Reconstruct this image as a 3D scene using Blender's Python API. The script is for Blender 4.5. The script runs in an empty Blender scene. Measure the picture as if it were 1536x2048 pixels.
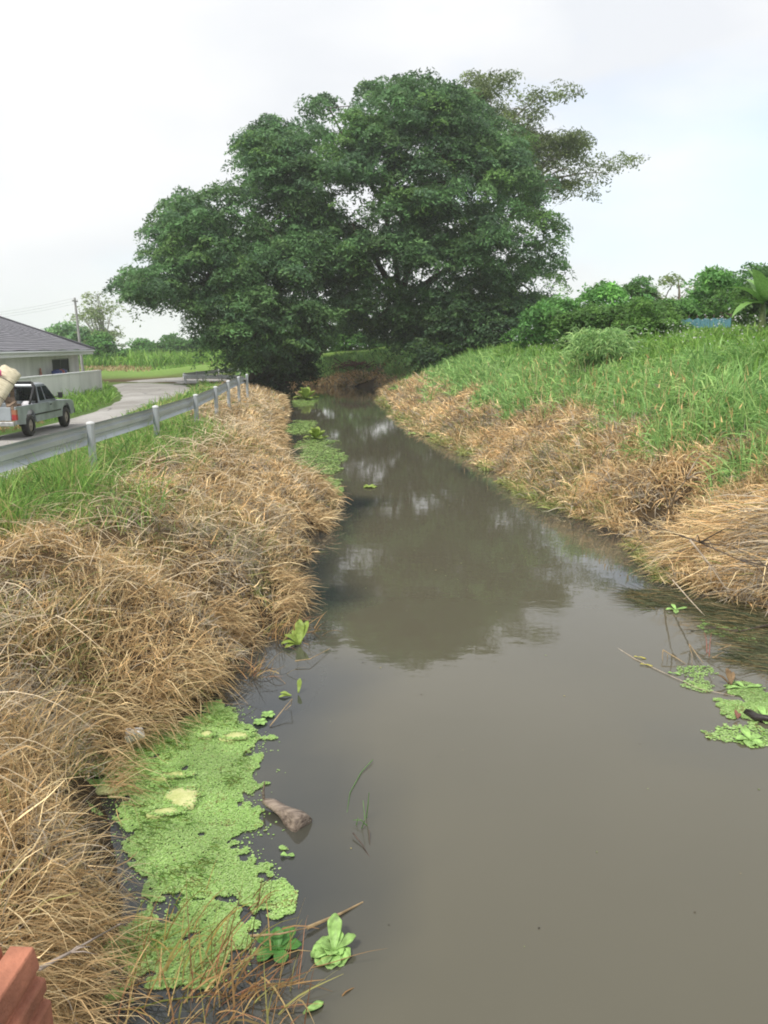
import bpy, math, numpy as np
from mathutils import Vector, Matrix
R=math.radians
sc=bpy.context.scene
C=sc.collection
# ------------------------------------------------------------------ camera
PIT=R(11.7); FPX=1593.; EYE=3.5
cam=bpy.data.objects.new('camera',bpy.data.cameras.new('camera')); C.objects.link(cam)
cam.location=(0,0,EYE); cam.rotation_euler=(R(90)-PIT,0,0)
cam.data.sensor_fit='VERTICAL'; cam.data.sensor_height=36; cam.data.sensor_width=27; cam.data.lens=28
cam.data.clip_start=.05; cam.data.clip_end=6000
sc.camera=cam
def at(x,y,Y):
    """world point seen at photo pixel x,y and lying Y metres ahead"""
    r=(x-768)/FPX; u=(1024-y)/FPX
    dy=math.cos(PIT)+u*math.sin(PIT); dz=-math.sin(PIT)+u*math.cos(PIT); t=Y/dy
    return Vector((r*t,Y,EYE+dz*t))
def gp(x,y,z=0.):
    r=(x-768)/FPX; u=(1024-y)/FPX
    dy=math.cos(PIT)+u*math.sin(PIT); dz=-math.sin(PIT)+u*math.cos(PIT); t=(z-EYE)/dz
    return Vector((r*t,dy*t,z))
# ------------------------------------------------------------------ tagging
def tag(o,label=None,cat=None,group=None,kind=None):
    if label: o['label']=label
    if cat: o['category']=cat
    if group: o['group']=group
    if kind: o['kind']=kind
    return o
def empty(name,loc,rz=0,label=None,cat=None,group=None):
    o=bpy.data.objects.new(name,None); C.objects.link(o); o.location=loc; o.rotation_euler=(0,0,rz)
    o.empty_display_size=.2
    return tag(o,label,cat,group)
# ------------------------------------------------------------------ materials
def nt(name):
    m=bpy.data.materials.new(name); m.use_nodes=True
    n=m.node_tree.nodes; n.clear(); return m,n,m.node_tree.links
def mat(name,col,rough=.6,metal=0.,var=.15,scale=8.,bump=0.,bscale=40.,col2=None,spec=.5,detail=5.,stretch=(1,1,1)):
    m,n,l=nt(name)
    out=n.new('ShaderNodeOutputMaterial'); b=n.new('ShaderNodeBsdfPrincipled'); l.new(b.outputs[0],out.inputs[0])
    b.inputs['Roughness'].default_value=rough; b.inputs['Metallic'].default_value=metal; b.inputs['Specular IOR Level'].default_value=spec
    tc=n.new('ShaderNodeTexCoord'); mp=n.new('ShaderNodeMapping'); mp.inputs['Scale'].default_value=stretch
    l.new(tc.outputs['Object'],mp.inputs[0])
    nz=n.new('ShaderNodeTexNoise'); nz.inputs['Scale'].default_value=scale; nz.inputs['Detail'].default_value=detail; l.new(mp.outputs[0],nz.inputs['Vector'])
    cr=n.new('ShaderNodeValToRGB'); l.new(nz.outputs[0],cr.inputs[0])
    c2=col2 or tuple(c*(1-var*2) for c in col)
    cr.color_ramp.elements[0].position=.32; cr.color_ramp.elements[1].position=.66
    cr.color_ramp.elements[0].color=(*c2,1); cr.color_ramp.elements[1].color=(*[min(1,c*(1+var*.5)) for c in col],1)
    l.new(cr.outputs[0],b.inputs['Base Color'])
    if bump:
        n2=n.new('ShaderNodeTexNoise'); n2.inputs['Scale'].default_value=bscale; n2.inputs['Detail'].default_value=6; l.new(mp.outputs[0],n2.inputs['Vector'])
        bp=n.new('ShaderNodeBump'); bp.inputs['Strength'].default_value=bump; bp.inputs['Distance'].default_value=.02
        l.new(n2.outputs[0],bp.inputs['Height']); l.new(bp.outputs[0],b.inputs['Normal'])
    return m
def leafmat(name,trans=.3,rough=.5,spec=.3):
    """colour of every blade or leaf from the mesh's own tint attribute, partly translucent"""
    m,n,l=nt(name)
    out=n.new('ShaderNodeOutputMaterial'); at_=n.new('ShaderNodeAttribute'); at_.attribute_name='tint'
    b=n.new('ShaderNodeBsdfPrincipled'); b.inputs['Roughness'].default_value=rough; b.inputs['Specular IOR Level'].default_value=spec
    t=n.new('ShaderNodeBsdfTranslucent'); mx=n.new('ShaderNodeMixShader'); mx.inputs[0].default_value=trans
    l.new(at_.outputs['Color'],b.inputs['Base Color']); l.new(at_.outputs['Color'],t.inputs['Color'])
    l.new(b.outputs[0],mx.inputs[1]); l.new(t.outputs[0],mx.inputs[2]); l.new(mx.outputs[0],out.inputs[0])
    return m
LEAF=leafmat('leaf',.42,.5,.25); STRAW=leafmat('dry_straw',.15,.6,.2); BLADE=leafmat('grass_blade',.35,.5,.3); WEED=leafmat('floating_leaf',.2,.45,.35)
BARK=mat('bark',(.10,.075,.055),.9,bump=.5,bscale=6,scale=3)
PALEBARK=mat('pale_bark',(.22,.18,.14),.9,bump=.4,bscale=6,scale=3)
GALV=mat('galvanised_steel',(.50,.54,.57),.42,.3,var=.10,scale=1.2)
GALVW=mat('whitened_steel',(.72,.73,.74),.5,.1,var=.08,scale=3.)
RUST=mat('rusty_steel',(.25,.15,.11),.8,var=.3,scale=6.)
# ------------------------------------------------------------------ mesh helpers
def mk(name,V,F,m,parent=None,tint=None,smooth=False):
    me=bpy.data.meshes.new(name)
    if isinstance(F,np.ndarray):
        V=np.asarray(V,dtype=np.float32); nf,k=F.shape
        me.vertices.add(len(V)); me.vertices.foreach_set('co',V.ravel())
        me.loops.add(nf*k); me.loops.foreach_set('vertex_index',F.astype(np.int32).ravel())
        me.polygons.add(nf); me.polygons.foreach_set('loop_start',np.arange(0,nf*k,k,dtype=np.int32))
        me.update(calc_edges=True); me.validate()
    else:
        me.from_pydata([tuple(v) for v in V],[],F); me.update()
    if tint is not None:
        a=me.attributes.new('tint','FLOAT_COLOR','POINT')
        t=np.ones((len(tint),4),dtype=np.float32); t[:,:3]=tint; a.data.foreach_set('color',t.ravel())
    if smooth: me.polygons.foreach_set('use_smooth',np.ones(len(me.polygons),dtype=bool))
    me.materials.append(m)
    o=bpy.data.objects.new(name,me); C.objects.link(o)
    if parent: o.parent=parent
    return o
class MB:
    def __init__(s): s.v=[]; s.f=[]
    def add(s,v,f):
        b=len(s.v); s.v+= [tuple(p) for p in v]; s.f+=[tuple(i+b for i in q) for q in f]; return s
    def box(s,c,d,rot=None):
        x,y,z=[k/2 for k in d]; M=rot or Matrix.Identity(3)
        v=[Vector(c)+M@Vector((a*x,b*y,e*z)) for e in(-1,1) for b in(-1,1) for a in(-1,1)]
        return s.add(v,[(0,2,3,1),(4,5,7,6),(0,1,5,4),(2,6,7,3),(0,4,6,2),(1,3,7,5)])
    def tube(s,P,rad,n=8,cap=True):
        P=[Vector(p) for p in P]; b=[]; V=[]
        if not hasattr(rad,'__len__'): rad=[rad]*len(P)
        up=Vector((.31,.17,.93))
        for i,p in enumerate(P):
            t=(P[min(i+1,len(P)-1)]-P[max(i-1,0)]).normalized()
            a=t.cross(up)
            if a.length<.05: a=t.cross(Vector((1,0,0)))
            a.normalize(); c=t.cross(a).normalized()
            for k in range(n):
                th=2*math.pi*k/n; V.append(p+(a*math.cos(th)+c*math.sin(th))*rad[i])
        F=[]
        for i in range(len(P)-1):
            for k in range(n):
                F.append((i*n+k,i*n+(k+1)%n,(i+1)*n+(k+1)%n,(i+1)*n+k))
        if cap: F.append(tuple(range(n))[::-1]); F.append(tuple((len(P)-1)*n+k for k in range(n)))
        return s.add(V,F)
    def prism(s,prof,a,b,axis='x'):
        """polygon profile (u,v) swept along an axis from a to b"""
        n=len(prof)
        f={'x':lambda u,v,t:(t,u,v),'y':lambda u,v,t:(u,t,v),'z':lambda u,v,t:(u,v,t)}[axis]
        V=[f(u,v,a) for u,v in prof]+[f(u,v,b) for u,v in prof]
        F=[(i,(i+1)%n,n+(i+1)%n,n+i) for i in range(n)]+[tuple(range(n))[::-1],tuple(range(n,2*n))]
        return s.add(V,F)
    def build(s,name,m,parent=None,smooth=False,bevel=0):
        o=mk(name,s.v,s.f,m,parent,smooth=smooth)
        if bevel:
            b=o.modifiers.new('b','BEVEL'); b.width=bevel; b.segments=2; b.limit_method='ANGLE'
        return o
def curve_pts(a,b,sag=0,n=8,mid=None):
    a,b=Vector(a),Vector(b); m=Vector(mid) if mid else (a+b)/2+Vector((0,0,sag))
    return [a*(1-t)**2+m*2*t*(1-t)+b*t*t for t in [i/(n-1) for i in range(n)]]
# smooth 2-D value noise
_lat=np.random.default_rng(5).random((64,64))
def noise(x,y,f=1.,s=0):
    x=np.asarray(x,float)*f+s*7.13; y=np.asarray(y,float)*f+s*3.71
    xi=np.floor(x).astype(int); yi=np.floor(y).astype(int); u=x-xi; v=y-yi
    u=u*u*(3-2*u); v=v*v*(3-2*v); L=lambda a,b:_lat[a%64,b%64]
    return (L(xi,yi)*(1-u)+L(xi+1,yi)*u)*(1-v)+(L(xi,yi+1)*(1-u)+L(xi+1,yi+1)*u)*v
# ------------------------------------------------------------------ terrain
LEFT=[(-1.6,-8),(-1.7,2),(-1.7,3.57),(-1.6,4.39),(-2.05,5.42),(-2.5,6.23),(-2.3,6.58),(-1.95,6.97),(-1.75,7.4),(-1.55,8.28),(-1.75,9.03),(-1.35,9.83),(-1.25,12.6),(-1.35,14.3),(-1.2,17.8),(-2.3,21),(-3.0,22.2),(-3.8,29),(-4.6,34.3),(-5.5,44),(-6.9,54.2),(-8.3,60),(-12,65),(-20,68.5),(-34,72),(-60,76)]
RIGHT=[(-60,81),(-34,77.5),(-20,75),(-10,74),(-3,73.5),(-.4,70),(-.1,62),(.4,54),(1.0,45),(1.9,34.3),(3.2,26.2),(3.8,18.3),(4.45,16.1),(4.75,13.6),(4.5,11.6),(5.0,10.7),(5.7,9.6),(6.3,8),(6.6,6),(6.6,-8)]
POLY=np.array(LEFT+RIGHT)
def sd(x,y):
    """metres to the water's edge, positive on land"""
    x=np.asarray(x,float).ravel(); y=np.asarray(y,float).ravel()
    best=np.full(x.shape,1e9); ins=np.zeros(x.shape,bool)
    A=POLY; B=np.roll(POLY,-1,0)
    for (ax,ay),(bx,by) in zip(A,B):
        dx,dy=bx-ax,by-ay; t=np.clip(((x-ax)*dx+(y-ay)*dy)/(dx*dx+dy*dy),0,1)
        best=np.minimum(best,(x-ax-t*dx)**2+(y-ay-t*dy)**2)
        c=((ay>y)!=(by>y)); 
        if dy!=0: ins^= c&(x<ax+(y-ay)*dx/dy)
    d=np.sqrt(best); return np.where(ins,-d,d)
XC=[(-8,2.5),(6,2),(12,1.7),(22,.6),(34,-1),(54,-3.2),(60,-4.2)]
def isleft(x,y):
    xc=np.interp(y,[a for a,b in XC],[b for a,b in XC])
    return np.where(y<62,x<xc,(y<66-(x+6)*.33)&(x<-4))
def hgt(x,y,d=None):
    x=np.asarray(x,float); y=np.asarray(y,float); shp=x.shape; x=x.ravel(); y=y.ravel()
    if d is None: d=sd(x,y)
    top=np.interp(y,[0,36,48,60],[1.5,1.5,1.0,.72])
    hl=np.interp(d,[-3,-.3,0,.4,1.0,2.0,2.6],[-1,-.35,-.03,.3,.62,.93,1.])
    hl=np.where(d>0,hl*top,hl)
    hl=np.where(d>3.8,np.interp(d,[3.8,6.6],[0,1])*(.62-top)+top,hl)
    hr=np.interp(d,[-3,-.3,0,.4,1.2,2.5,4,6,8.5,14],[-1,-.35,-.03,.28,.72,1.45,2.3,3.15,3.75,4.0])
    farl=np.interp(x,[-60,-25,-8,0],[.25,.3,.75,1]); hr=np.where((y>62)&(d>0),hr*farl,hr); hr=np.where(d>0,hr*np.interp(y,[0,30,45],[1,1,.9]),hr)
    h=np.where(isleft(x,y),hl,hr)
    h=h+np.where(d>.3,(noise(x,y,.9,1)-.5)*.22*np.clip(d,0,1)*np.where(isleft(x,y)&(d>6),.15,1),0)
    cv=np.exp(-((x-5.45)/.75)**4-((y-15.0)/.8)**4); h=np.where(d>0,np.maximum(h-1.1*cv,np.minimum(h,.03)),h)
    # the levee on the right sinks away from the stream, far out all is level
    far=np.clip((np.hypot(x,y)-120)/120,0,1)
    return (h*(1-far)+.6*far).reshape(shp)
def axis(lo,hi,fine0,fine1,step,grow=1.13):
    a=list(np.arange(fine0,fine1+1e-6,step)); s=step
    while a[-1]<hi: s*=grow; a.append(a[-1]+s)
    s=step; b=[]; c=fine0
    while c>lo: s*=grow; c-=s; b.append(c)
    return np.array(b[::-1]+a)
gx=axis(-420,420,-9,11,.2); gy=axis(-40,800,-1,45,.22,1.05)
X,Y=np.meshgrid(gx,gy); Hh=hgt(X,Y)
def gridfaces(nx,ny):
    i=np.arange((nx-1)*(ny-1)); r=i//(nx-1); c=i%(nx-1); a=r*nx+c
    return np.stack([a,a+1,a+nx+1,a+nx],1)
D=sd(X,Y).reshape(X.shape); LFT=isleft(X.ravel(),Y.ravel()).reshape(X.shape)
# soil / thatch / meadow tint of the ground
soil=np.array([.045,.033,.022]); thatch=np.array([.16,.11,.06]); green=np.array([.075,.13,.03]); meadow=np.array([.15,.24,.055])
g=np.clip(np.where(LFT,(D-3.6)/1.2,(D-2.6)/1.4),0,1); nn=noise(X,Y,.7,3)
g=np.clip(g+(nn-.5)*.6*(g>0),0,1)[...,None]
w=(np.clip((D-.1)/.6,0,1)*(1-np.exp(-((X-5.45)/.8)**4-((Y-15.0)/.85)**4)))[...,None]
col=(soil*(1-w)+thatch*.6*w)*(1-g)+green*g
fm=np.clip((np.hypot(X,Y)-45)/40,0,1)[...,None]*g
col=col*(1-fm)+(meadow*(.75+.5*noise(X,Y,.06,4))[...,None])*fm
def groundmat():
    m,n,l=nt('ground'); out=n.new('ShaderNodeOutputMaterial'); b=n.new('ShaderNodeBsdfPrincipled'); l.new(b.outputs[0],out.inputs[0])
    b.inputs['Roughness'].default_value=.95; b.inputs['Specular IOR Level'].default_value=.1
    a=n.new('ShaderNodeAttribute'); a.attribute_name='tint'
    tc=n.new('ShaderNodeTexCoord'); nz=n.new('ShaderNodeTexNoise'); nz.inputs['Scale'].default_value=6; nz.inputs['Detail'].default_value=8; l.new(tc.outputs['Object'],nz.inputs['Vector'])
    mr=n.new('ShaderNodeMapRange'); mr.inputs[3].default_value=.55; mr.inputs[4].default_value=1.4; l.new(nz.outputs[0],mr.inputs[0])
    mx=n.new('ShaderNodeMix'); mx.data_type='RGBA'; mx.blend_type='MULTIPLY'; mx.inputs[0].default_value=1
    l.new(a.outputs['Color'],mx.inputs[6]); l.new(mr.outputs[0],mx.inputs[7]); l.new(mx.outputs[2],b.inputs['Base Color'])
    bp=n.new('ShaderNodeBump'); bp.inputs['Strength'].default_value=.8; bp.inputs['Distance'].default_value=.05; l.new(nz.outputs[0],bp.inputs['Height']); l.new(bp.outputs[0],b.inputs['Normal'])
    return m
tag(mk('ground',np.stack([X,Y,Hh],-1).reshape(-1,3),gridfaces(len(gx),len(gy)),groundmat(),tint=col.reshape(-1,3),smooth=True),kind='structure')
# ------------------------------------------------------------------ water
wx=np.arange(-62,7.2,.35); wy=np.arange(-8,82,.35); WX,WY=np.meshgrid(wx,wy)
wd=-sd(WX,WY).reshape(WX.shape)
k=np.clip((wd+(noise(WX,WY,.8,9)-.5)*1.2+(noise(WX,WY,2.4,10)-.5)*.4-np.interp(WY,[7.5,10.5],[.75,.25]))/np.interp(WY,[7.5,10.5],[1.1,.7]),0,1)[...,None]
wcol=np.array([.030,.034,.034])*(1-k)+np.array([.100,.092,.064])*k
def watermat():
    m,n,l=nt('murky_water'); out=n.new('ShaderNodeOutputMaterial'); b=n.new('ShaderNodeBsdfPrincipled'); l.new(b.outputs[0],out.inputs[0])
    a=n.new('ShaderNodeAttribute'); a.attribute_name='tint'; l.new(a.outputs['Color'],b.inputs['Base Color'])
    b.inputs['Roughness'].default_value=.02; b.inputs['IOR'].default_value=1.5
    tc=n.new('ShaderNodeTexCoord'); mp=n.new('ShaderNodeMapping'); mp.inputs['Scale'].default_value=(1,1.6,1); l.new(tc.outputs['Object'],mp.inputs[0])
    n1=n.new('ShaderNodeTexNoise'); n1.inputs['Scale'].default_value=2.2; n1.inputs['Detail'].default_value=3; l.new(mp.outputs[0],n1.inputs['Vector'])
    n2=n.new('ShaderNodeTexNoise'); n2.inputs['Scale'].default_value=14; n2.inputs['Detail'].default_value=2; l.new(mp.outputs[0],n2.inputs['Vector'])
    n3=n.new('ShaderNodeTexNoise'); n3.inputs['Scale'].default_value=.35; l.new(mp.outputs[0],n3.inputs['Vector'])
    cr=n.new('ShaderNodeMapRange'); cr.inputs[1].default_value=.45; cr.inputs[2].default_value=.7; l.new(n3.outputs[0],cr.inputs[0])
    mu=n.new('ShaderNodeMath'); mu.operation='MULTIPLY'; l.new(n2.outputs[0],mu.inputs[0]); l.new(cr.outputs[0],mu.inputs[1])
    ad=n.new('ShaderNodeMath'); ad.operation='MULTIPLY_ADD'; ad.inputs[1].default_value=.25; l.new(mu.outputs[0],ad.inputs[0]); l.new(n1.outputs[0],ad.inputs[2])
    rm_=n.new('ShaderNodeMapRange'); rm_.inputs[1].default_value=.4; rm_.inputs[2].default_value=.7; rm_.inputs[3].default_value=.008; rm_.inputs[4].default_value=.022; l.new(n3.outputs[0],rm_.inputs[0]); l.new(rm_.outputs[0],b.inputs['Roughness'])
    bp=n.new('ShaderNodeBump'); bp.inputs['Strength'].default_value=.055; bp.inputs['Distance'].default_value=.03; l.new(ad.outputs[0],bp.inputs['Height']); l.new(bp.outputs[0],b.inputs['Normal'])
    return m
tag(mk('water',np.stack([WX,WY,WX*0],-1).reshape(-1,3),gridfaces(len(wx),len(wy)),watermat(),tint=wcol.reshape(-1,3)),kind='structure')
# ------------------------------------------------------------------ road
RZ=.7
rl=[(-14.2,-6),(-14.2,8),(-13.6,20),(-12.9,30),(-14.6,43.4),(-19.0,56.5),(-22.3,66),(-20.5,76),(-14,86),(0,98)]
rr=[(-8.2,-6),(-8.2,8),(-8.0,20),(-8.0,30),(-9.8,43.4),(-12.2,54),(-15.0,65),(-14.0,71),(-10,77.5),(4,90)]
def smooth_line(P,n=12):
    P=[Vector((*p,0)) for p in P]; o=[]
    for i in range(len(P)-1):
        p0,p1,p2,p3=P[max(i-1,0)],P[i],P[i+1],P[min(i+2,len(P)-1)]
        for k in range(n):
            t=k/n; o.append(.5*((2*p1)+(p2-p0)*t+(2*p0-5*p1+4*p2-p3)*t*t+(3*p1-p0-3*p2+p3)*t**3))
    return o+[P[-1]]
A_,B_=smooth_line(rl),smooth_line(rr); V=[];F=[]
for i,(a,b) in enumerate(zip(A_,B_)):
    for j in range(7):
        p=a.lerp(b,j/6); e=.05*math.sin(i*1.7)+.04*math.sin(i*.61+2)
        V.append((p.x+(e if j in(0,6) else 0),p.y,RZ+.05*(1-abs(j-3)/3)+(-.12 if j in(0,6) else 0)))
for i in range(len(A_)-1):
    for j in range(6): F.append((i*7+j,i*7+j+1,(i+1)*7+j+1,(i+1)*7+j))
def roadmat():
    m,n,l=nt('worn_concrete_road'); out=n.new('ShaderNodeOutputMaterial'); b=n.new('ShaderNodeBsdfPrincipled'); l.new(b.outputs[0],out.inputs[0]); b.inputs['Roughness'].default_value=.9
    tc=n.new('ShaderNodeTexCoord'); big=n.new('ShaderNodeTexNoise'); big.inputs['Scale'].default_value=.35; big.inputs['Detail'].default_value=7; l.new(tc.outputs['Object'],big.inputs['Vector'])
    cr=n.new('ShaderNodeValToRGB'); cr.color_ramp.elements[0].position=.35; cr.color_ramp.elements[0].color=(.25,.235,.215,1); cr.color_ramp.elements[1].position=.62; cr.color_ramp.elements[1].color=(.38,.365,.345,1); l.new(big.outputs[0],cr.inputs[0])
    fine=n.new('ShaderNodeTexNoise'); fine.inputs['Scale'].default_value=9; fine.inputs['Detail'].default_value=8; l.new(tc.outputs['Object'],fine.inputs['Vector'])
    wv=n.new('ShaderNodeVectorMath'); wv.operation='ADD'; l.new(tc.outputs['Object'],wv.inputs[0]); l.new(big.outputs['Color'],wv.inputs[1])
    vo=n.new('ShaderNodeTexVoronoi'); vo.feature='DISTANCE_TO_EDGE'; vo.inputs['Scale'].default_value=.33; l.new(wv.outputs[0],vo.inputs['Vector'])
    ck=n.new('ShaderNodeMapRange'); ck.inputs[1].default_value=.0; ck.inputs[2].default_value=.02; ck.inputs[3].default_value=.45; ck.inputs[4].default_value=1; l.new(vo.outputs[0],ck.inputs[0])
    fr=n.new('ShaderNodeMapRange'); fr.inputs[3].default_value=.7; fr.inputs[4].default_value=1.3; l.new(fine.outputs[0],fr.inputs[0])
    mu=n.new('ShaderNodeMath'); mu.operation='MULTIPLY'; l.new(ck.outputs[0],mu.inputs[0]); l.new(fr.outputs[0],mu.inputs[1])
    mx=n.new('ShaderNodeMix'); mx.data_type='RGBA'; mx.blend_type='MULTIPLY'; mx.inputs[0].default_value=1; l.new(cr.outputs[0],mx.inputs[6]); l.new(mu.outputs[0],mx.inputs[7]); l.new(mx.outputs[2],b.inputs['Base Color'])
    bp=n.new('ShaderNodeBump'); bp.inputs['Strength'].default_value=.3; bp.inputs['Distance'].default_value=.02; l.new(fine.outputs[0],bp.inputs['Height']); l.new(bp.outputs[0],b.inputs['Normal']); return m
ROAD=roadmat()
tag(mk('road',V,F,ROAD,smooth=True),kind='structure')
RLX=np.array([(p.y,p.x) for p in A_[:80]]); RRX=np.array([(p.y,p.x) for p in B_[:80]])
def onroad(x,y,m=.15):
    return (x>np.interp(y,RLX[:,0],RLX[:,1])-m)&(x<np.interp(y,RRX[:,0],RRX[:,1])+m)&(y<74)|((y>60)&(y<100)&(x>-21+ (y-70)*.2)&(x<6)&(np.abs(y-(79+(x+14)*.78))<6))
# ------------------------------------------------------------------ blades of grass
def norm(a): return a/np.maximum(np.linalg.norm(a,axis=-1,keepdims=True),1e-9)
def ribbons(base,az,el,length,droop,width,tint,K=3,rng=None,ground=True,wob=.25):
    N=len(base); d=np.stack([np.cos(az)*np.cos(el),np.sin(az)*np.cos(el),np.sin(el)],1)
    p=base.copy(); rv=norm(rng.normal(size=(N,3))); P=[p.copy()]; S=[]
    for k in range(K):
        S.append(norm(np.cross(d,rv))); p=p+d*(length/K)[:,None]
        if ground:
            p[:,2]=np.maximum(p[:,2],np.maximum(hgt(p[:,0],p[:,1]),0)+.015)
        P.append(p.copy())
        d=d+rng.normal(size=(N,3))*wob/K; d[:,2]-=droop/K; d=norm(d)
    S.append(S[-1]); V=[]
    for k in range(K+1):
        w=(width*(1-.85*(k/K)**1.6)/2)[:,None]; V+= [P[k]-S[k]*w,P[k]+S[k]*w]
    V=np.stack(V,1).reshape(-1,3); n=2*(K+1); b=np.arange(N)*n; F=[]
    for k in range(K): F.append(np.stack([b+2*k,b+2*k+1,b+2*k+3,b+2*k+2],1))
    return V,np.concatenate(F),np.repeat(tint,n,0)
class Acc:
    def __init__(s): s.V=[];s.F=[];s.T=[];s.n=0
    def add(s,r):
        V,F,T=r; s.V.append(V); s.F.append(F+s.n); s.T.append(T); s.n+=len(V)
    def build(s,name,m,parent=None):
        return mk(name,np.concatenate(s.V),np.concatenate(s.F),m,parent,tint=np.concatenate(s.T))
DRY=np.array([[.56,.40,.245],[.46,.31,.18],[.68,.53,.35],[.34,.225,.13],[.60,.45,.28],[.52,.34,.19]])*np.array([1.15,1.19,1.06])
GRN=np.array([[.14,.30,.06],[.18,.36,.08],[.11,.24,.06],[.25,.40,.10],[.34,.36,.15]])*np.array([1.35,1.22,1.3])
BLU=np.array([[.15,.31,.12],[.18,.36,.15],[.11,.25,.10],[.24,.41,.18]])*np.array([1.75,1.46,1.15])
YEL=np.array([[.19,.36,.065],[.24,.42,.08],[.15,.30,.06],[.29,.44,.11]])
def pick(pal,n,rng,var=.22): return pal[rng.integers(0,len(pal),n)]*(1+rng.normal(size=(n,1))*var).clip(.4,1.6)
GREYS=np.array([[.38,.33,.26],[.47,.41,.32],[.29,.25,.19]]); OLV=np.array([[.22,.25,.08],[.30,.29,.11],[.17,.21,.07]])
def straw(x,y,n,rng):
    c=pick(DRY,n,rng,.28); a=noise(x,y,1.9,21); b=noise(x,y,.9,22); r=rng.random(n)
    c=np.where((r<.10+.45*(a>.66))[:,None],pick(GREYS,n,rng,.2),c); c=np.where((r>.97-.22*(b>.64))[:,None],pick(OLV,n,rng,.2),c)
    return c*(.76+.58*noise(x,y,1.4,7))[:,None]
def edgeL(y): return np.interp(y,[b for a,b in LEFT[:22]],[a for a,b in LEFT[:22]])
def edgeR(y):
    r=RIGHT[5:][::-1]; return np.interp(y,[b for a,b in r],[a for a,b in r])
rng=np.random.default_rng(11)
def logy(n,a,b,p=1.0): return a*(b/a)**(rng.random(n)**p)
# --- left bank, matted dead grass
acc=Acc(); N=150000
y=logy(N,2.2,64); x=edgeL(y)+.18-rng.random(N)**1.15*np.interp(y,[0,6,30,64],[5.2,4.6,4.2,7]); d=sd(x,y)
greenz=np.clip((-(x-edgeL(y))-np.interp(y,[0,7.5,8.6,10,12,14,24,34,40],[9,4.2,2.2,1.75,1.75,2.1,2.1,2.1,4]))*1.4+(noise(x,y,.8,2)-.5)*2.2,0,1)
keep=(d>-.18)&~onroad(x,y)&(rng.random(N)>greenz*.85)&(noise(x,y,1.7,12)+np.clip((d-.2)*2.2,-.5,.3)+.5*noise(x,y,3.3,15)>.50+.12*(y<11))
x,y,d=x[keep],y[keep],d[keep]; n=len(x); dist=np.hypot(x,y)
hz=noise(x,y,1.3,5); base=np.stack([x,y,np.maximum(hgt(x,y,d),-.02)+rng.random(n)*.17*hz],1)
az=noise(x,y,1.1,6)*16+rng.normal(size=n)*1.1; down=rng.random(n)<.22; az=np.where(down,rng.normal(size=n)*.9-.3,az)
stand=noise(x,y,2.2,14); el=np.where(rng.random(n)<.25+.6*stand,rng.uniform(.6,1.5,n),rng.uniform(-.15,.4,n))
L=rng.uniform(.17,.60,n)*(.5+.5*hz)*np.interp(dist,[3,10,60],[1.,.95,1.1])*np.interp(edgeL(y)-x,[0,1.9,2.8],[1,1,.62])*np.interp(y,[0,9,14],[1,.95,.8])
T=straw(x,y,n,rng); s1=rng.random(n)<.58; s2=~s1
acc.add(ribbons(base[s1],az[s1],el[s1],L[s1],rng.uniform(.4,2.8,s1.sum()),np.maximum(.0050,.00085*dist[s1])*rng.uniform(.5,1.3,s1.sum()),T[s1],4,rng,wob=.6))
acc.add(ribbons(base[s2],az[s2]+rng.normal(size=s2.sum())*.8,el[s2]*.75,L[s2]*rng.uniform(.5,1.15,s2.sum()),rng.uniform(-.2,.9,s2.sum()),np.maximum(.0080,.0010*dist[s2])*rng.uniform(.5,1.8,s2.sum()),T[s2]*1.08,3,rng,wob=.9))
# long pale stalks lying across the mat
n=2300; y=logy(n,2.6,40); x=edgeL(y)-.25-rng.random(n)*2.3; q_=(x<edgeL(y)-.7)|(y>8); x,y=x[q_],y[q_]; n=len(x); base=np.stack([x,y,hgt(x,y)+rng.uniform(.18,.42,n)],1)
acc.add(ribbons(base,rng.random(n)*6.28,rng.uniform(-.1,.6,n),rng.uniform(.3,.85,n),rng.uniform(.2,1.0,n),np.maximum(.008,.0008*y),np.array([.74,.61,.42])*rng.uniform(.7,1.1,(n,1)),5,rng,wob=.3))
# straw hanging over the water's edge
n=16000; y=logy(n,2.6,60); x=edgeL(y)+rng.uniform(-.35,.1,n); base=np.stack([x,y,np.maximum(hgt(x,y),0)+rng.random(n)*.25],1)
ok=noise(x,y,1.6,8)>.5; base=base[ok]; n=len(base)
acc.add(ribbons(base,rng.normal(size=n)*.7,rng.uniform(-.2,.9,n),rng.uniform(.2,.6,n),rng.uniform(.8,2.2,n),np.maximum(.0055,.0011*base[:,1])*rng.uniform(.6,1.4,n),pick(DRY*.85,n,rng),4,rng,wob=.6))
tag(acc.build('dry_grass',STRAW),'matted dead straw coloured grass on the bank beside the guardrail','dry grass',kind='stuff')
# --- right bank and far bank, dead grass
acc=Acc(); N=120000
y=logy(N,9,74,.9); x=edgeR(y)-.15+rng.random(N)**1.1*np.interp(y,[9,16,40,74],[5,4.6,5.5,3]); d=sd(x,y)
ex=rng.random(N)<.14; x=np.where(ex,rng.uniform(-9,1.5,N),x); y=np.where(ex,rng.uniform(73,78,N),y); d=np.where(ex,sd(x,y),d)
greenz=np.clip((d-np.where(ex,1.5,np.interp(y,[9,13,16,26,40,60],[2.8,2.5,2.15,1.9,1.6,1.2])))*1.0+(noise(x,y,.8,2)-.5)*2.6+.9*np.exp(-((x-6.4)**2+(y-12.7)**2)/.9)+.8*np.exp(-((x-6.3)**2+(y-14.6)**2)/.5),0,1)
cave=(((x-5.4)/.85)**2+((y-14.9)/.9)**2<1)
keep=(d>-.15)&(rng.random(N)>greenz*.95)&~isleft(x,y)&~(cave&(rng.random(N)<.93))
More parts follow.
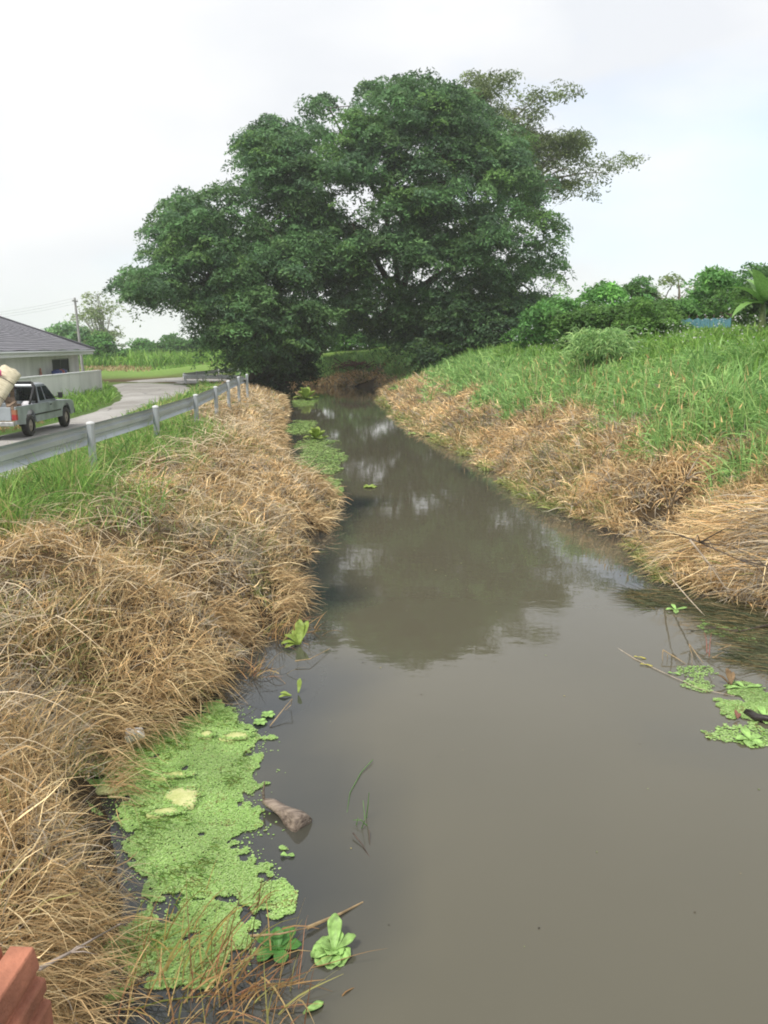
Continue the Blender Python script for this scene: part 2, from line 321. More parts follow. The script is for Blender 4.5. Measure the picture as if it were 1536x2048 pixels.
x,y,d=x[keep],y[keep],d[keep]; n=len(x); dist=np.hypot(x,y); hz=noise(x,y,1.3,5)
base=np.stack([x,y,np.maximum(hgt(x,y,d),-.02)+rng.random(n)*.2*hz],1)
az=np.where(rng.random(n)<.5,math.pi+rng.normal(size=n)*.9,noise(x,y,.55,6)*12+rng.normal(size=n)*.8)
el=np.where(rng.random(n)<.62,rng.uniform(.6,1.4,n),rng.uniform(-.1,.5,n))
acc.add(ribbons(base,az,el,rng.uniform(.28,.74,n)*(.5+.65*hz)*np.interp(y,[9,13,16],[.6,.75,1]),rng.uniform(.4,2.6,n),np.maximum(.006,.0011*dist)*rng.uniform(.5,1.6,n),straw(x,y,n,rng),4,rng,wob=.7))
n=17000; y=logy(n,11.5,55,.9); x=edgeR(y)+rng.uniform(-.55,.25,n)*np.interp(y,[11,20,40],[.6,1,1.5]); q_=noise(x,y,.9,31)>.33; x,y=x[q_],y[q_]; n=len(x); base=np.stack([x,y,np.maximum(hgt(x,y),0)+.01],1)
acc.add(ribbons(base,math.pi+rng.normal(size=n)*1.3,rng.uniform(.1,1.2,n),rng.uniform(.10,.34,n)*np.interp(y,[11,30],[1,1.5]),rng.uniform(.5,2.4,n),np.maximum(.006,.0011*y)*rng.uniform(.6,1.5,n),np.where((rng.random(n)<.25+.5*(noise(x,y,.6,33)>.5))[:,None],pick(OLV*1.35,n,rng),straw(x,y,n,rng)),3,rng,wob=.6))
# combed down stalks sweeping to the water on the near right
n=2600; y=rng.uniform(10.4,12.6,n); x=edgeR(y)+.1+rng.random(n)*2.4; q_=noise(x,y,1.5,4)>.35; x,y=x[q_],y[q_]; n=len(x); base=np.stack([x,y,hgt(x,y)+rng.random(n)*.35],1)
acc.add(ribbons(base,math.pi*.96+rng.normal(size=n)*.45,rng.uniform(-.25,.35,n),rng.uniform(.4,1.1,n),rng.uniform(.1,1.2,n),rng.uniform(.007,.017,n),straw(x,y,n,rng)*1.1,5,rng,wob=.8))
tag(acc.build('dry_grass',STRAW),'matted dead straw coloured grass along the foot of the green levee','dry grass',kind='stuff')
# --- green grass: levee
acc=Acc(); N=120000
y=logy(N,10,74,.8); x=edgeR(y)+.5+rng.random(N)*np.interp(y,[10,30,74],[10,13,16]); d=sd(x,y)
ex=rng.random(N)<.12; x=np.where(ex,rng.uniform(-14,6,N),x); y=np.where(ex,rng.uniform(75,80,N),y); d=np.where(ex,sd(x,y),d)
greenz=np.clip((d-np.where(ex,1.5,np.interp(y,[9,13,16,26,40,60],[2.8,2.5,2.15,1.9,1.6,1.2])))*1.0+(noise(x,y,.8,2)-.5)*2.6+.9*np.exp(-((x-6.4)**2+(y-12.7)**2)/.9)+.8*np.exp(-((x-6.3)**2+(y-14.6)**2)/.5),0,1)
keep=(rng.random(N)<greenz)&~isleft(x,y); x,y,d=x[keep],y[keep],d[keep]; n=len(x); dist=np.hypot(x,y)
hz=noise(x,y,1.1,5); base=np.stack([x,y,hgt(x,y,d)],1); up=np.clip((d-4.6)/2.2+(noise(x,y,.5,3)-.5),0,1)
T=np.where(rng.random((n,1))<up[:,None],pick(YEL,n,rng),pick(BLU,n,rng))
acc.add(ribbons(base,noise(x,y,.5,6)*12+rng.normal(size=n)*1.1,rng.uniform(.7,1.5,n),rng.uniform(.45,1.1,n)*(.55+.6*hz)*(1-.35*up),rng.uniform(.8,2.6,n),np.maximum(.016,.0016*dist)*rng.uniform(.6,1.5,n),T,4,rng))
tag(acc.build('green_grass',BLADE),'tall blue green grass covering the levee slope','grass',kind='stuff')
# seed heads standing in the levee grass
acc=Acc(); n=320; y=logy(n,11,34,.9); x=edgeR(y)+rng.uniform(1.5,4.2,n); base=np.stack([x,y,hgt(x,y)],1)
acc.add(ribbons(base,rng.random(n)*6.28,rng.uniform(1.2,1.55,n),rng.uniform(.7,1.05,n),rng.uniform(.1,.6,n),np.full(n,.012)*y/14,pick(DRY*.9,n,rng),3,rng,wob=.1))
tips=base+np.stack([x*0,x*0,rng.uniform(.6,.9,n)],1)
acc.add(ribbons(tips,rng.random(n)*6.28,rng.uniform(.9,1.5,n),rng.uniform(.12,.24,n),rng.uniform(0,.8,n),rng.uniform(.02,.035,n),pick(DRY*np.array([1.05,.95,.8]),n,rng),3,rng,wob=.2))
tag(acc.build('seed_heads',STRAW),'brown dry seed heads standing among the green levee grass','seed heads',kind='stuff')
# white wild flowers on top of the levee
n=900; y=logy(n,14,40,.8); x=edgeR(y)+rng.uniform(5.5,13,n); acc=Acc()
base=np.stack([x,y,hgt(x,y)+rng.uniform(.45,.85,n)],1)
for k in range(2): acc.add(ribbons(base,rng.random(n)*6.28,rng.uniform(-.2,.4,n),.0011*y+.012,rng.random(n)*.2,.0012*y+.012,np.full((n,3),.6),1,rng,ground=False))
tag(acc.build('wild_flowers',STRAW),'tiny white wild flowers sprinkled over the top of the levee','flowers',kind='stuff')
# --- green grass: around the guardrail, road verges and meadow
acc=Acc(); N=60000
y=logy(N,6.5,62); x=edgeL(y)-1.7-rng.random(N)*np.interp(y,[6,14,40,62],[5,6,5,4.])
gz=np.clip((-(x-edgeL(y))-np.interp(y,[0,7.5,8.6,10,12,14,24,34,40],[9,4.2,2.2,1.75,1.75,2.1,2.1,2.1,4]))*1.4+(noise(x,y,.8,2)-.5)*2.2,0,1)
keep=(rng.random(N)<gz)&~onroad(x,y)&(sd(x,y)>1); x,y=x[keep],y[keep]; n=len(x); base=np.stack([x,y,hgt(x,y)],1); dist=np.hypot(x,y)
hz=noise(x,y,1.4,5); out=np.interp(sd(x,y),[3.5,6],[1,.5])
acc.add(ribbons(base,rng.random(n)*6.28,rng.uniform(.6,1.5,n),rng.uniform(.2,.6,n)*(.5+.9*hz)*out*np.interp(y,[7,9,12.5,15],[1.5,1.5,1.15,.85]),rng.uniform(.6,2.4,n),np.maximum(.010,.0012*dist)*rng.uniform(.6,1.4,n),pick(GRN,n,rng),3,rng))
n=900; y=rng.uniform(8.4,11.2,n); x=-4.25+rng.normal(size=n)*.16; k_=noise(x*.2,y,1.6,41)>.42; x,y=x[k_],y[k_]; n=len(x)
acc.add(ribbons(np.stack([x,y,hgt(x,y)],1),rng.random(n)*6.28,rng.uniform(1.0,1.5,n),rng.uniform(.45,.9,n),rng.uniform(.5,1.6,n),rng.uniform(.009,.02,n),pick(GRN*1.1,n,rng),4,rng))
N=60000; y=logy(N,26,150,.8); x=-rng.uniform(4,60,N)*y/70-4
keep=~onroad(x,y,.1)&(sd(x,y)>4)&(isleft(x,y)|(y>85)|(x<-30))&(((x+18.6)**2>.09)|(y>56)|(y<20)); x,y=x[keep],y[keep]; n=len(x); base=np.stack([x,y,hgt(x,y)],1); dist=np.hypot(x,y)
tall=np.where((x<np.interp(y,[0,56,80],[-14.2,-15,-40]))&(x>-18.4)&(y<60),1.,.7)
acc.add(ribbons(base,rng.random(n)*6.28,rng.uniform(.7,1.5,n),rng.uniform(.25,.7,n)*tall*(.6+.8*noise(x,y,.5,5)),rng.uniform(.5,2,n),.0013*dist*rng.uniform(.6,1.5,n),np.where(noise(x,y,.15,8)[:,None]<.72,pick(YEL*.95,n,rng),pick(DRY*.7,n,rng)),3,rng))
tag(acc.build('roadside_grass',BLADE),'bright green grass on the road verges and under the guardrail','grass',kind='stuff')
# tall crop beyond the road
acc=Acc(); n=16000; y=rng.uniform(98,135,n); x=rng.uniform(-62,-14,n); base=np.stack([x,y,hgt(x,y)],1)
acc.add(ribbons(base,rng.random(n)*6.28,rng.uniform(.9,1.5,n),rng.uniform(1.2,2.4,n),rng.uniform(.5,1.8,n),rng.uniform(.12,.25,n),pick(YEL*1.05,n,rng),3,rng))
tag(acc.build('tall_crop',BLADE),'tall bright green crop standing in the field beyond the road','crop',kind='stuff')
# ------------------------------------------------------------------ trees
def inpoly(px,py,P):
    ins=np.zeros(px.shape,bool); best=np.full(px.shape,1e9)
    for (ax,ay),(bx,by) in zip(P,P[1:]+P[:1]):
        dx,dy=bx-ax,by-ay; t=np.clip(((px-ax)*dx+(py-ay)*dy)/(dx*dx+dy*dy+1e-9),0,1)
        best=np.minimum(best,(px-ax-t*dx)**2+(py-ay-t*dy)**2)
        c=((ay>py)!=(by>py))
        if dy: ins^=c&(px<ax+(py-ay)*dx/dy)
    return ins,np.sqrt(best)
def leaves(cent,nrm,length,width,tint,rng):
    """one folded diamond leaf per point"""
    N=len(cent); a=norm(nrm); b=norm(np.cross(a,rng.normal(size=(N,3)))); c=np.cross(a,b)
    l=length[:,None]; w=width[:,None]
    V=np.stack([cent-b*l*.5,cent-c*w*.5-a*w*.12,cent+b*l*.5,cent+c*w*.5-a*w*.12],1).reshape(-1,3)
    F=(np.arange(N)*4)[:,None]+np.arange(4)[None]
    return V,F,np.repeat(tint,4,0)
def crown_pads(P,Y,Tmax,npads,holes,rng,pad,front=.6,inset=.6,bough=None,nb=0):
    """cluster centres filling a lens shaped volume whose outline, Y metres away, is the polygon P (photo pixels);
    with bough set, the clusters gather on flat tiered boughs of that radius"""
    mpp=Y/FPX; xs=[p[0] for p in P]; ys=[p[1] for p in P]
    def draw(m0,pd):
        out=[]; tot=0
        while tot<m0:
            m=m0*4; x=rng.uniform(min(xs),max(xs),m); y=rng.uniform(min(ys),max(ys),m); ins,e=inpoly(x,y,P); e=e*mpp
            T=np.where(e>=Tmax,Tmax,np.sqrt(np.maximum(e*(2*Tmax-e),0)))
            s=rng.random(m)**.5*np.where(rng.random(m)<front,-1,1); dep=T*s
            k=ins&(e>pd*inset*rng.uniform(.5,1.1,m))
            for hx,hy,hr in holes: k&=np.hypot(x-hx,(y-hy)*1.15)>hr*(.75+.5*rng.random(m))
            q=np.array([at(a,b,Y+c) for a,b,c in zip(x[k],y[k],dep[k])]); out.append(q); tot+=len(q)
        return np.concatenate(out)[:m0]
    if not bough: return draw(npads,pad)
    B=draw(nb,bough*.62); E=draw(int(npads*.16),pad); m=npads-len(E); i=rng.integers(0,nb,m); r=bough*rng.uniform(.6,1.3,nb)
    rho=rng.random(m)**.5; th=rng.random(m)*6.283; q=B[i]+np.stack([rho*np.cos(th),rho*np.sin(th),.30*(1-rho**2)-.22*rho**2+rng.normal(size=m)*.07],1)*r[i][:,None]
    # nothing may fill the gaps that show the sky
    d=q-np.array([0,0,EYE]); f=d[:,1]*math.cos(PIT)-d[:,2]*math.sin(PIT); u=d[:,1]*math.sin(PIT)+d[:,2]*math.cos(PIT)
    px=768+FPX*d[:,0]/f; py=1024-FPX*u/f; k=np.ones(m,bool)
    for hx,hy,hr in holes: k&=np.hypot(px-hx,(py-hy)*1.15)>hr*(.8+.4*rng.random(m))
    return np.concatenate([q[k],E])
def foliage(name,pads,pad,nl,ll,lw,pal,rng,parent,flat=.4,var=.16,padvar=.22,newc=None,newp=0.,droop=.35,m=None):
    n=len(pads); r=pad*rng.uniform(.55,1.25,n); ptint=pal[rng.integers(0,len(pal),n)]*(1+rng.normal(size=(n,1))*padvar).clip(.45,1.6)
    if newc is not None:
        q=rng.random(n)<newp; ptint[q]=np.array(newc)*(1+rng.normal(size=(q.sum(),1))*.15)
    cnt=np.maximum(4,(nl*(r/pad)**2*rng.uniform(.7,1.3,n)).astype(int)); idx=np.repeat(np.arange(n),cnt); N=len(idx)
    rho=np.sqrt(rng.random(N)); th=rng.random(N)*6.283; tilt=rng.normal(size=(n,2))*.28
    dx=rho*np.cos(th); dy=rho*np.sin(th); dz=flat*(1-rho**2)*.8-droop*rho**2+rng.normal(size=N)*.10+dx*tilt[idx,0]+dy*tilt[idx,1]
    off=np.stack([dx,dy,dz],1)*r[idx][:,None]
    nrm=np.stack([dx*.7,dy*.7,np.full(N,.9)],1)+rng.normal(size=(N,3))*.5
    tint=ptint[idx]*(1+rng.normal(size=(N,1))*var).clip(.4,1.7)
    V,F,T=leaves(pads[idx]+off,nrm,ll*rng.uniform(.6,1.35,N),lw*rng.uniform(.6,1.3,N),tint,rng)
    return mk(name,V,F,m or LEAF,parent,tint=T)
def limbs(base,forks,tips,r0,rng,m=BARK,name='trunk',parent=None,lean=None,ntw=3):
    """trunk from base to the forks, limbs from forks to a sample of the crown's clusters"""
    b=MB(); base=Vector(base)
    for fi,(f,fr) in enumerate(forks):
        f=Vector(f); o_=base-Vector((0,0,.3)) if fi==0 else Vector(forks[0][0]); ra=r0 if fi==0 else min(forks[0][1],fr*1.5)
        mid=(o_+f)/2+Vector((rng.normal()*.4,rng.normal()*.4,.1*(f-o_).length*(fi>0))); P=curve_pts(o_,f,mid=mid,n=10)
        b.tube(P,[ra*(1-t)+fr*t+(.35*r0 if i==0 and fi==0 else 0) for i,t in enumerate([k/9 for k in range(10)])],10)
    fs=np.array([list(f) for f,_ in forks])
    for t in tips:
        d=np.linalg.norm(fs-t,axis=1); i=int(np.argmin(d)); f=Vector(forks[i][0]); fr=forks[i][1]; t=Vector(t)
        mid=(f+t)/2+Vector((rng.normal()*.5,rng.normal()*.5,d[i]*.12)); P=curve_pts(f,t,mid=mid,n=8)
        b.tube(P,[fr*.7*(1-k/7)+.03 for k in range(8)],6)
        for q in range(ntw):
            k=rng.integers(3,7); e=P[k]+Vector((rng.normal(),rng.normal(),rng.normal()*.5+.5))*min(d[i]*.12,.8)
            b.tube(curve_pts(P[k],e,.1,4),[fr*.22*(1-j/3)+.015 for j in range(4)],5,cap=False)
    return b.build(name,m,parent,smooth=True)
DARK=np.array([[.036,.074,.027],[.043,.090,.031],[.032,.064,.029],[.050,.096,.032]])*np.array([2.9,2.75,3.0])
MID=np.array([[.055,.125,.030],[.068,.15,.034],[.045,.105,.030]])*2.6
LIGHT=np.array([[.10,.20,.045],[.12,.235,.05],[.08,.17,.04]])*1.45
OLIVE=np.array([[.15,.20,.065],[.17,.22,.08],[.12,.17,.06]])
# big rain tree
rng=np.random.default_rng(3)
PA=[(452,288),(488,238),(520,232),(560,214),(600,222),(628,178),(668,182),(700,202),(742,152),(790,160),(822,138),(858,158),(900,162),(935,190),(975,214),(1010,250),(1048,262),(1062,300),(1050,345),(1090,380),(1112,420),(1132,470),(1136,520),(1112,575),(1100,628),(1040,660),(960,690),(840,690),(760,690),(690,660),(640,640),(590,610),(520,560),(470,470),(500,420),(470,372),(480,330)]
HA=[(738,388,26),(706,425,20),(664,366,14),(760,330,10),(832,300,13),(960,470,15),(985,500,13),(830,545,14),(848,548,10),(768,508,12),(1030,545,12),(1022,440,14),(640,310,9),(560,300,8),(900,268,8),(690,392,12),(620,372,8),(1060,450,10),(1050,575,11),(980,400,7)]
t=empty('rain_tree',(4.2,74,2.6),label='largest tree, broad dark green umbrella crown leaning over the end of the stream',cat='tree')
base=Vector((4.2,74,2.6))
HA=[(a,b,r*1.12) for a,b,r in HA]
pads=crown_pads(PA,66,8.5,3300,HA,rng,1.0,bough=2.4,nb=170)
for o in [foliage('crown',pads-np.array(base),1.0,110,.33,.13,DARK,rng,t,newc=(.16,.29,.08),newp=.12,padvar=.3)]: pass
fk=[(at(800,610,71),.5),(at(640,470,67),.2),(at(720,480,66),.2),(at(830,480,68),.22),(at(930,520,68),.22),(at(760,400,66),.16)]
tips=pads[rng.integers(0,len(pads),46)]
limbs((0,0,0),[(f-base,r) for f,r in fk],tips-np.array(base),.62,rng,parent=t)
# left lobe tree
PB=[(246,536),(262,508),(292,486),(308,466),(325,434),(352,392),(400,378),(430,362),(470,372),(500,420),(540,440),(600,520),(640,600),(636,690),(604,742),(540,752),(500,742),(455,712),(418,700),(398,662),(372,640),(346,648),(318,625),(280,622),(262,660),(246,646),(252,606),(240,580)]
HB=[(590,482,9),(560,575,9),(430,470,6),(262,600,7),(395,650,9),(300,560,6),(480,520,6),(585,590,10),(610,600,9)]
t=empty('rain_tree',(-10.2,61.5,.8),label='lower dark tree left of the biggest tree, its drooping branches over the road bend',cat='tree')
base=Vector((-10.2,61.5,.8)); HB=[(a,b,r*1.05) for a,b,r in HB]; pads=crown_pads(PB,60,6.5,1500,HB,rng,.95,bough=2.1,nb=80)
foliage('crown',pads-np.array(base),.92,105,.31,.12,DARK*1.0,rng,t,newc=(.15,.27,.08),newp=.08,padvar=.3)
fk=[(at(560,640,61),.3),(at(500,560,60),.22),(at(420,540,60),.18),(at(560,500,60),.2),(at(340,520,59),.12)]
limbs((0,0,0),[(f-base,r) for f,r in fk],pads[rng.integers(0,len(pads),26)]-np.array(base),.5,rng,parent=t,ntw=0)
# feathery olive tree behind
PC=[(930,190),(962,146),(1000,158),(1030,148),(1062,168),(1108,162),(1156,182),(1110,215),(1082,250),(1066,290),(1120,268),(1158,272),(1172,300),(1205,325),(1246,320),(1252,338),(1215,360),(1222,395),(1190,412),(1150,400),(1110,412),(1080,440),(1000,440),(960,380),(940,300)]
t=empty('feathery_tree',(10.5,82,3.2),label='taller olive green tree with thin feathery boughs reaching right behind the biggest tree',cat='tree')
base=Vector((10.5,82,3.2)); rngc=np.random.default_rng(8)
pads=crown_pads(PC,80,4.5,1050,[(1090,245,14),(1010,200,8),(1130,330,10),(1160,385,10)],rngc,.7,inset=.2,bough=1.5,nb=90)
foliage('crown',pads-np.array(base),1.0,38,.36,.13,OLIVE,rngc,t,flat=.5,droop=.2)
fk=[(at(960,520,81),.28),(at(1000,400,81),.2),(at(1060,380,80),.14),(at(1000,280,80),.14)]
limbs((0,0,0),[(f-base,r) for f,r in fk],pads[rngc.integers(0,len(pads),46)]-np.array(base),.42,rngc,parent=t,m=PALEBARK,ntw=4)
# generic smaller tree or bush
def plant(name,label,cat,P,Y,T,np_,pad,nl,ll,lw,pal,seed,r0=.12,holes=(),group=None,base=None,trunk='trunk',bm=BARK,ntips=14,**kw):
    rg=np.random.default_rng(seed); xs=[p[0] for p in P]; yb=max(p[1] for p in P)
    bx=at((min(xs)+max(xs))/2 if base is None else base,yb,Y); z=float(hgt(np.array([bx.x]),np.array([Y]))[0]); b=Vector((bx.x,Y,z))
    t=empty(name,b,label=label,cat=cat,group=group)
    pads=crown_pads(P,Y,T,np_,holes,rg,pad*.8,inset=.35,bough=max(pad*1.2,T*.42),nb=max(9,int(np_/14))); pads[:,2]=np.maximum(pads[:,2],hgt(pads[:,0],pads[:,1])+.12)
    foliage('crown' if trunk=='trunk' else 'foliage',pads-np.array(b),pad,nl,ll,lw,pal,rg,t,**kw)
    c=pads.mean(0); f=Vector((c[0],Y,z*.55+c[2]*.45))
    limbs((0,0,0),[(f-b,r0*.6)],pads[rg.integers(0,len(pads),ntips)]-np.array(b),r0,rg,m=bm,name=trunk,parent=t,ntw=2)
    return t
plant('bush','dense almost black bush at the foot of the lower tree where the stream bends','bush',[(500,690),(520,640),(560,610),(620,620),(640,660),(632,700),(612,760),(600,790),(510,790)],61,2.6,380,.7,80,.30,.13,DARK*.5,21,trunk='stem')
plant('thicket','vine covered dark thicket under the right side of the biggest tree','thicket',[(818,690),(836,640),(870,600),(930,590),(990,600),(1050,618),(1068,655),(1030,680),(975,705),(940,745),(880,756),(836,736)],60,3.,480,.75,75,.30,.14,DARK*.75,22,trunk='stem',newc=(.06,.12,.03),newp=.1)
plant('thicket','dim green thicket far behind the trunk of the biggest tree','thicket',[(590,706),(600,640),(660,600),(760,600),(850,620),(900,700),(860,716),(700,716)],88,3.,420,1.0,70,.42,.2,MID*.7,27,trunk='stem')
plant('young_tree','slim young tree with light leaves under the crowns between the two big trees','tree',[(612,690),(622,655),(640,640),(668,650),(690,668),(684,690),(660,700)],79,1.2,50,.6,50,.28,.13,LIGHT,23,base=642,r0=.2)
plant('bush','mid green bush filling the gap between dark thicket and weeping clump','bush',[(1040,668),(1052,630),(1085,600),(1120,592),(1150,606),(1160,640),(1150,690),(1060,700)],47,2.,240,.6,60,.26,.12,MID,24,trunk='stem')
plant('round_tree','rounded bright green tree beyond the levee, left of the sparse grey trees','tree',[(1150,640),(1158,600),(1180,580),(1206,572),(1236,580),(1262,594),(1300,600),(1308,640),(1290,690),(1160,690)],52,2.8,330,.75,62,.30,.14,MID*1.25,25)
plant('round_tree','small dark tuft topped tree poking over the rounded bright green tree','tree',[(1252,580),(1258,560),(1280,556),(1302,566),(1310,590),(1300,660),(1256,660)],62,1.3,70,.6,50,.30,.13,MID*.8,26)
plant('sparse_tree','thin greyish tree with see through crown behind the levee bushes','tree',[(1290,610),(1300,572),(1330,548),(1362,540),(1400,545),(1424,560),(1420,600),(1400,690),(1310,690)],64,2.2,150,.7,30,.30,.12,OLIVE*1.5,27,bm=PALEBARK,ntips=26)
plant('bush','yellow green bush beside the weeping clump on the levee','bush',[(1236,668),(1248,632),(1282,604),(1322,600),(1356,620),(1376,660),(1350,700),(1250,700)],34,1.5,240,.42,55,.17,.08,LIGHT*.85,28,trunk='stem')
plant('leafy_tree','mid green tree with ragged top rising above the blue net','tree',[(1350,640),(1366,590),(1392,560),(1420,532),(1440,536),(1466,556),(1480,600),(1480,690),(1360,690)],45,2.4,300,.65,60,.26,.12,MID*1.05,29)
plant('leafy_tree','darker tree at the edge of the view behind the banana plant','tree',[(1462,620),(1470,560),(1496,532),(1520,516),(1560,500),(1620,520),(1640,600),(1620,690),(1470,690)],47,3.,380,.65,60,.26,.12,MID*.72,30)
plant('bush','long low light green thicket behind the weeping clump, reaching to the blue net','bush',[(1110,690),(1120,630),(1160,616),(1220,610),(1270,612),(1320,606),(1370,612),(1380,690)],38,1.8,420,.5,60,.2,.1,LIGHT*.75,33,trunk='stem',ntips=24)
plant('bush','light green thicket rising behind the banana plant toward the edge of the view','bush',[(1400,690),(1404,600),(1440,580),(1490,566),(1540,556),(1620,550),(1630,690)],41,2.,420,.55,60,.22,.1,LIGHT*.7,34,trunk='stem',ntips=24)
plant('bush','low dark shrubs under the mid green tree by the blue net','bush',[(1300,630),(1312,604),(1350,590),(1382,600),(1392,640),(1370,690),(1300,690)],40,1.2,110,.45,55,.2,.1,MID*.8,31,trunk='stem')
# left distance
plant('flat_tree','dark flat topped tree showing above the house roof','tree',[(92,668),(104,656),(140,652),(176,660),(196,676),(190,700),(150,704),(110,690)],118,4.,170,1.4,45,.6,.28,DARK*1.5,41,r0=.3)
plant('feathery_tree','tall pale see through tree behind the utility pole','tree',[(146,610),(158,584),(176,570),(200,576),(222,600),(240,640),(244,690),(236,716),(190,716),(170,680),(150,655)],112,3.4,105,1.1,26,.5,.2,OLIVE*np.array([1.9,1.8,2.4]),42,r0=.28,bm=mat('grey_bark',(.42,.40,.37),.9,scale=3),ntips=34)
plant('bush','dark green bush at the foot of the tall pale tree','bush',[(168,716),(176,680),(198,664),(214,670),(232,690),(246,712),(236,722),(180,722)],104,2.4,170,1.,50,.5,.24,MID*.85,43,trunk='stem')
for i,(P,Yd,pl,lb) in enumerate([
 ([(246,716),(256,692),(282,684),(304,680),(318,700),(316,722),(270,724)],132,MID*.95,'light green hedge tree right of the dark bush beyond the road'),
 ([(300,722),(304,690),(322,676),(350,672),(376,682),(384,706),(370,722)],124,MID*.72,'darker round tree in the middle of the hedge beyond the road'),
 ([(370,716),(378,690),(400,676),(428,682),(440,704),(430,718)],128,MID*.85,'hedge tree beyond the road nearest the lower dark tree'),
 ([(420,716),(430,680),(470,672),(520,680),(530,712),(480,722)],110,MID*.8,'hedge tree beyond the road mostly hidden by the lower dark tree')]):
    plant('hedge_tree',lb,'tree',P,Yd,3.2,190,1.15,48,.5,.24,pl,50+i,group='trees of the hedge beyond the road',r0=.25)
# weeping clump of tall grass on the levee
rg=np.random.default_rng(61); b=at(1203,672,29); z=float(hgt(np.array([b.x]),np.array([b.y]))[0]); n=900
t=empty('weeping_grass_clump',(b.x,b.y,z),label='pale blue green clump of tall weeping cane standing on the levee',cat='grass clump')
bs=np.stack([rg.normal(size=n)*.26,rg.normal(size=n)*.26,np.zeros(n)],1); top=rg.uniform(.8,1.5,n)
acc=Acc(); acc.add(ribbons(bs,np.arctan2(bs[:,1],bs[:,0])+rg.normal(size=n)*.5,rg.uniform(1.1,1.5,n),top,rg.uniform(.2,.8,n),np.full(n,.02),pick(BLU*.7,n,rg),3,rg,ground=False))
acc.build('stem',BLADE,t); acc=Acc(); n2=3200; k=rg.integers(0,n,n2); q=bs[k]*1.5+np.stack([rg.normal(size=n2)*.12,rg.normal(size=n2)*.12,top[k]*rg.uniform(.45,1.0,n2)],1)
acc.add(ribbons(q,np.arctan2(q[:,1],q[:,0])+rg.normal(size=n2)*.7,rg.uniform(.2,1.,n2),rg.uniform(.3,.6,n2),rg.uniform(1.6,3.,n2),rg.uniform(.025,.05,n2),pick(BLU*np.array([1.1,1.05,1.2]),n2,rg),4,rg,ground=False))
acc.build('foliage',BLADE,t)
# banana plant
def leaf_blade(b,p0,d,L,W,droop,n=10,fold=.25):
    d=Vector(d).normalized(); p=Vector(p0); V=[];F=[]
    for i in range(n+1):
        s=d.cross(Vector((0,0,1)))
        s=s.normalized() if s.length>.05 else Vector((1,0,0))
        t=i/n; w=W*math.sin(math.pi*min(1,(.06+t*.94))**.8)*.5+.004; up=s.cross(d)
        V+= [p-s*w+up*w*fold,p,p+s*w+up*w*fold]; p=p+d*(L/n); d=(d-Vector((0,0,droop/n))).normalized()
    for i in range(n):
        a=i*3; F+=[(a,a+1,a+4,a+3),(a+1,a+2,a+5,a+4)]
    b.add(V,F)
def flatleaf(name,col,rough=.45,var=.2,trans=.25):
    m,n,l=nt(name); out=n.new('ShaderNodeOutputMaterial'); b=n.new('ShaderNodeBsdfPrincipled'); b.inputs['Roughness'].default_value=rough; b.inputs['Specular IOR Level'].default_value=.3
    tc=n.new('ShaderNodeTexCoord'); nz=n.new('ShaderNodeTexNoise'); nz.inputs['Scale'].default_value=22; nz.inputs['Detail'].default_value=6; l.new(tc.outputs['Object'],nz.inputs['Vector'])
    cr=n.new('ShaderNodeValToRGB'); cr.color_ramp.elements[0].position=.3; cr.color_ramp.elements[1].position=.7
    cr.color_ramp.elements[0].color=(*[c*(1-var*1.6) for c in col],1); cr.color_ramp.elements[1].color=(*[min(1,c*(1+var)) for c in col],1)
    l.new(nz.outputs[0],cr.inputs[0]); l.new(cr.outputs[0],b.inputs['Base Color'])
    tr=n.new('ShaderNodeBsdfTranslucent'); l.new(cr.outputs[0],tr.inputs[0]); mx=n.new('ShaderNodeMixShader'); mx.inputs[0].default_value=trans
    l.new(b.outputs[0],mx.inputs[1]); l.new(tr.outputs[0],mx.inputs[2]); l.new(mx.outputs[0],out.inputs[0]); return m
BAN=flatleaf('banana_leaf',(.22,.40,.11)); b=at(1522,650,26); z=float(hgt(np.array([b.x]),np.array([b.y]))[0])
t=empty('banana_plant',(b.x,b.y,z),label='banana plant with long arching light green leaves on the levee',cat='plant')
st=MB(); st.tube([(0,0,-.1),(.03,0,.6),(.0,.02,1.2)],[.13,.11,.07],10); st.build('stem',flatleaf('banana_stem',(.16,.2,.08)),t,smooth=True)
for i,(a,e,L) in enumerate([(180,50,1.5),(160,25,1.4),(200,12,1.35),(100,60,1.5),(20,40,1.5),(330,25,1.4),(260,35,1.5),(225,62,1.5),(140,72,1.4)]):
    lb=MB(); a=R(a);e=R(e); leaf_blade(lb,(0,0,1.1+.02*i),(math.cos(a)*math.cos(e),math.sin(a)*math.cos(e),math.sin(e)),L,.42,1.3,12)
    lb.build('leaf',BAN,t)
# blue netting fences
NET=mat('blue_net',(.10,.25,.30),.8,var=.3,scale=30)
def netfence(a,b,h,label,n=7):
    a,b=Vector(a),Vector(b); t=empty('net_fence',a,label=label,cat='fence',group='blue net fences on the levee'); V=[];F=[]; mb=MB()
    for i in range(25):
        q=a.lerp(b,i/24)-a; s=.05*math.sin(i*1.3); V+= [(q.x,q.y+s,.02),(q.x,q.y+s+.03,h*(.9+.1*math.cos(i*1.57)))]
        if i: k=2*i; F.append((k-2,k,k+1,k-1))
    o=mk('net',V,F,NET,t); sm=o.modifiers.new('s','SOLIDIFY'); sm.thickness=.01
    for i in range(n):
        q=a.lerp(b,i/(n-1))-a; p=MB(); p.tube([(q.x,q.y+.1,-.2),(q.x+.02,q.y+.1,h+.12)],[.03,.025],7); p.build('post',BARK,t)
def on(x,y,off=0): return Vector((x,y,float(hgt(np.array([x]),np.array([y]))[0])+off))
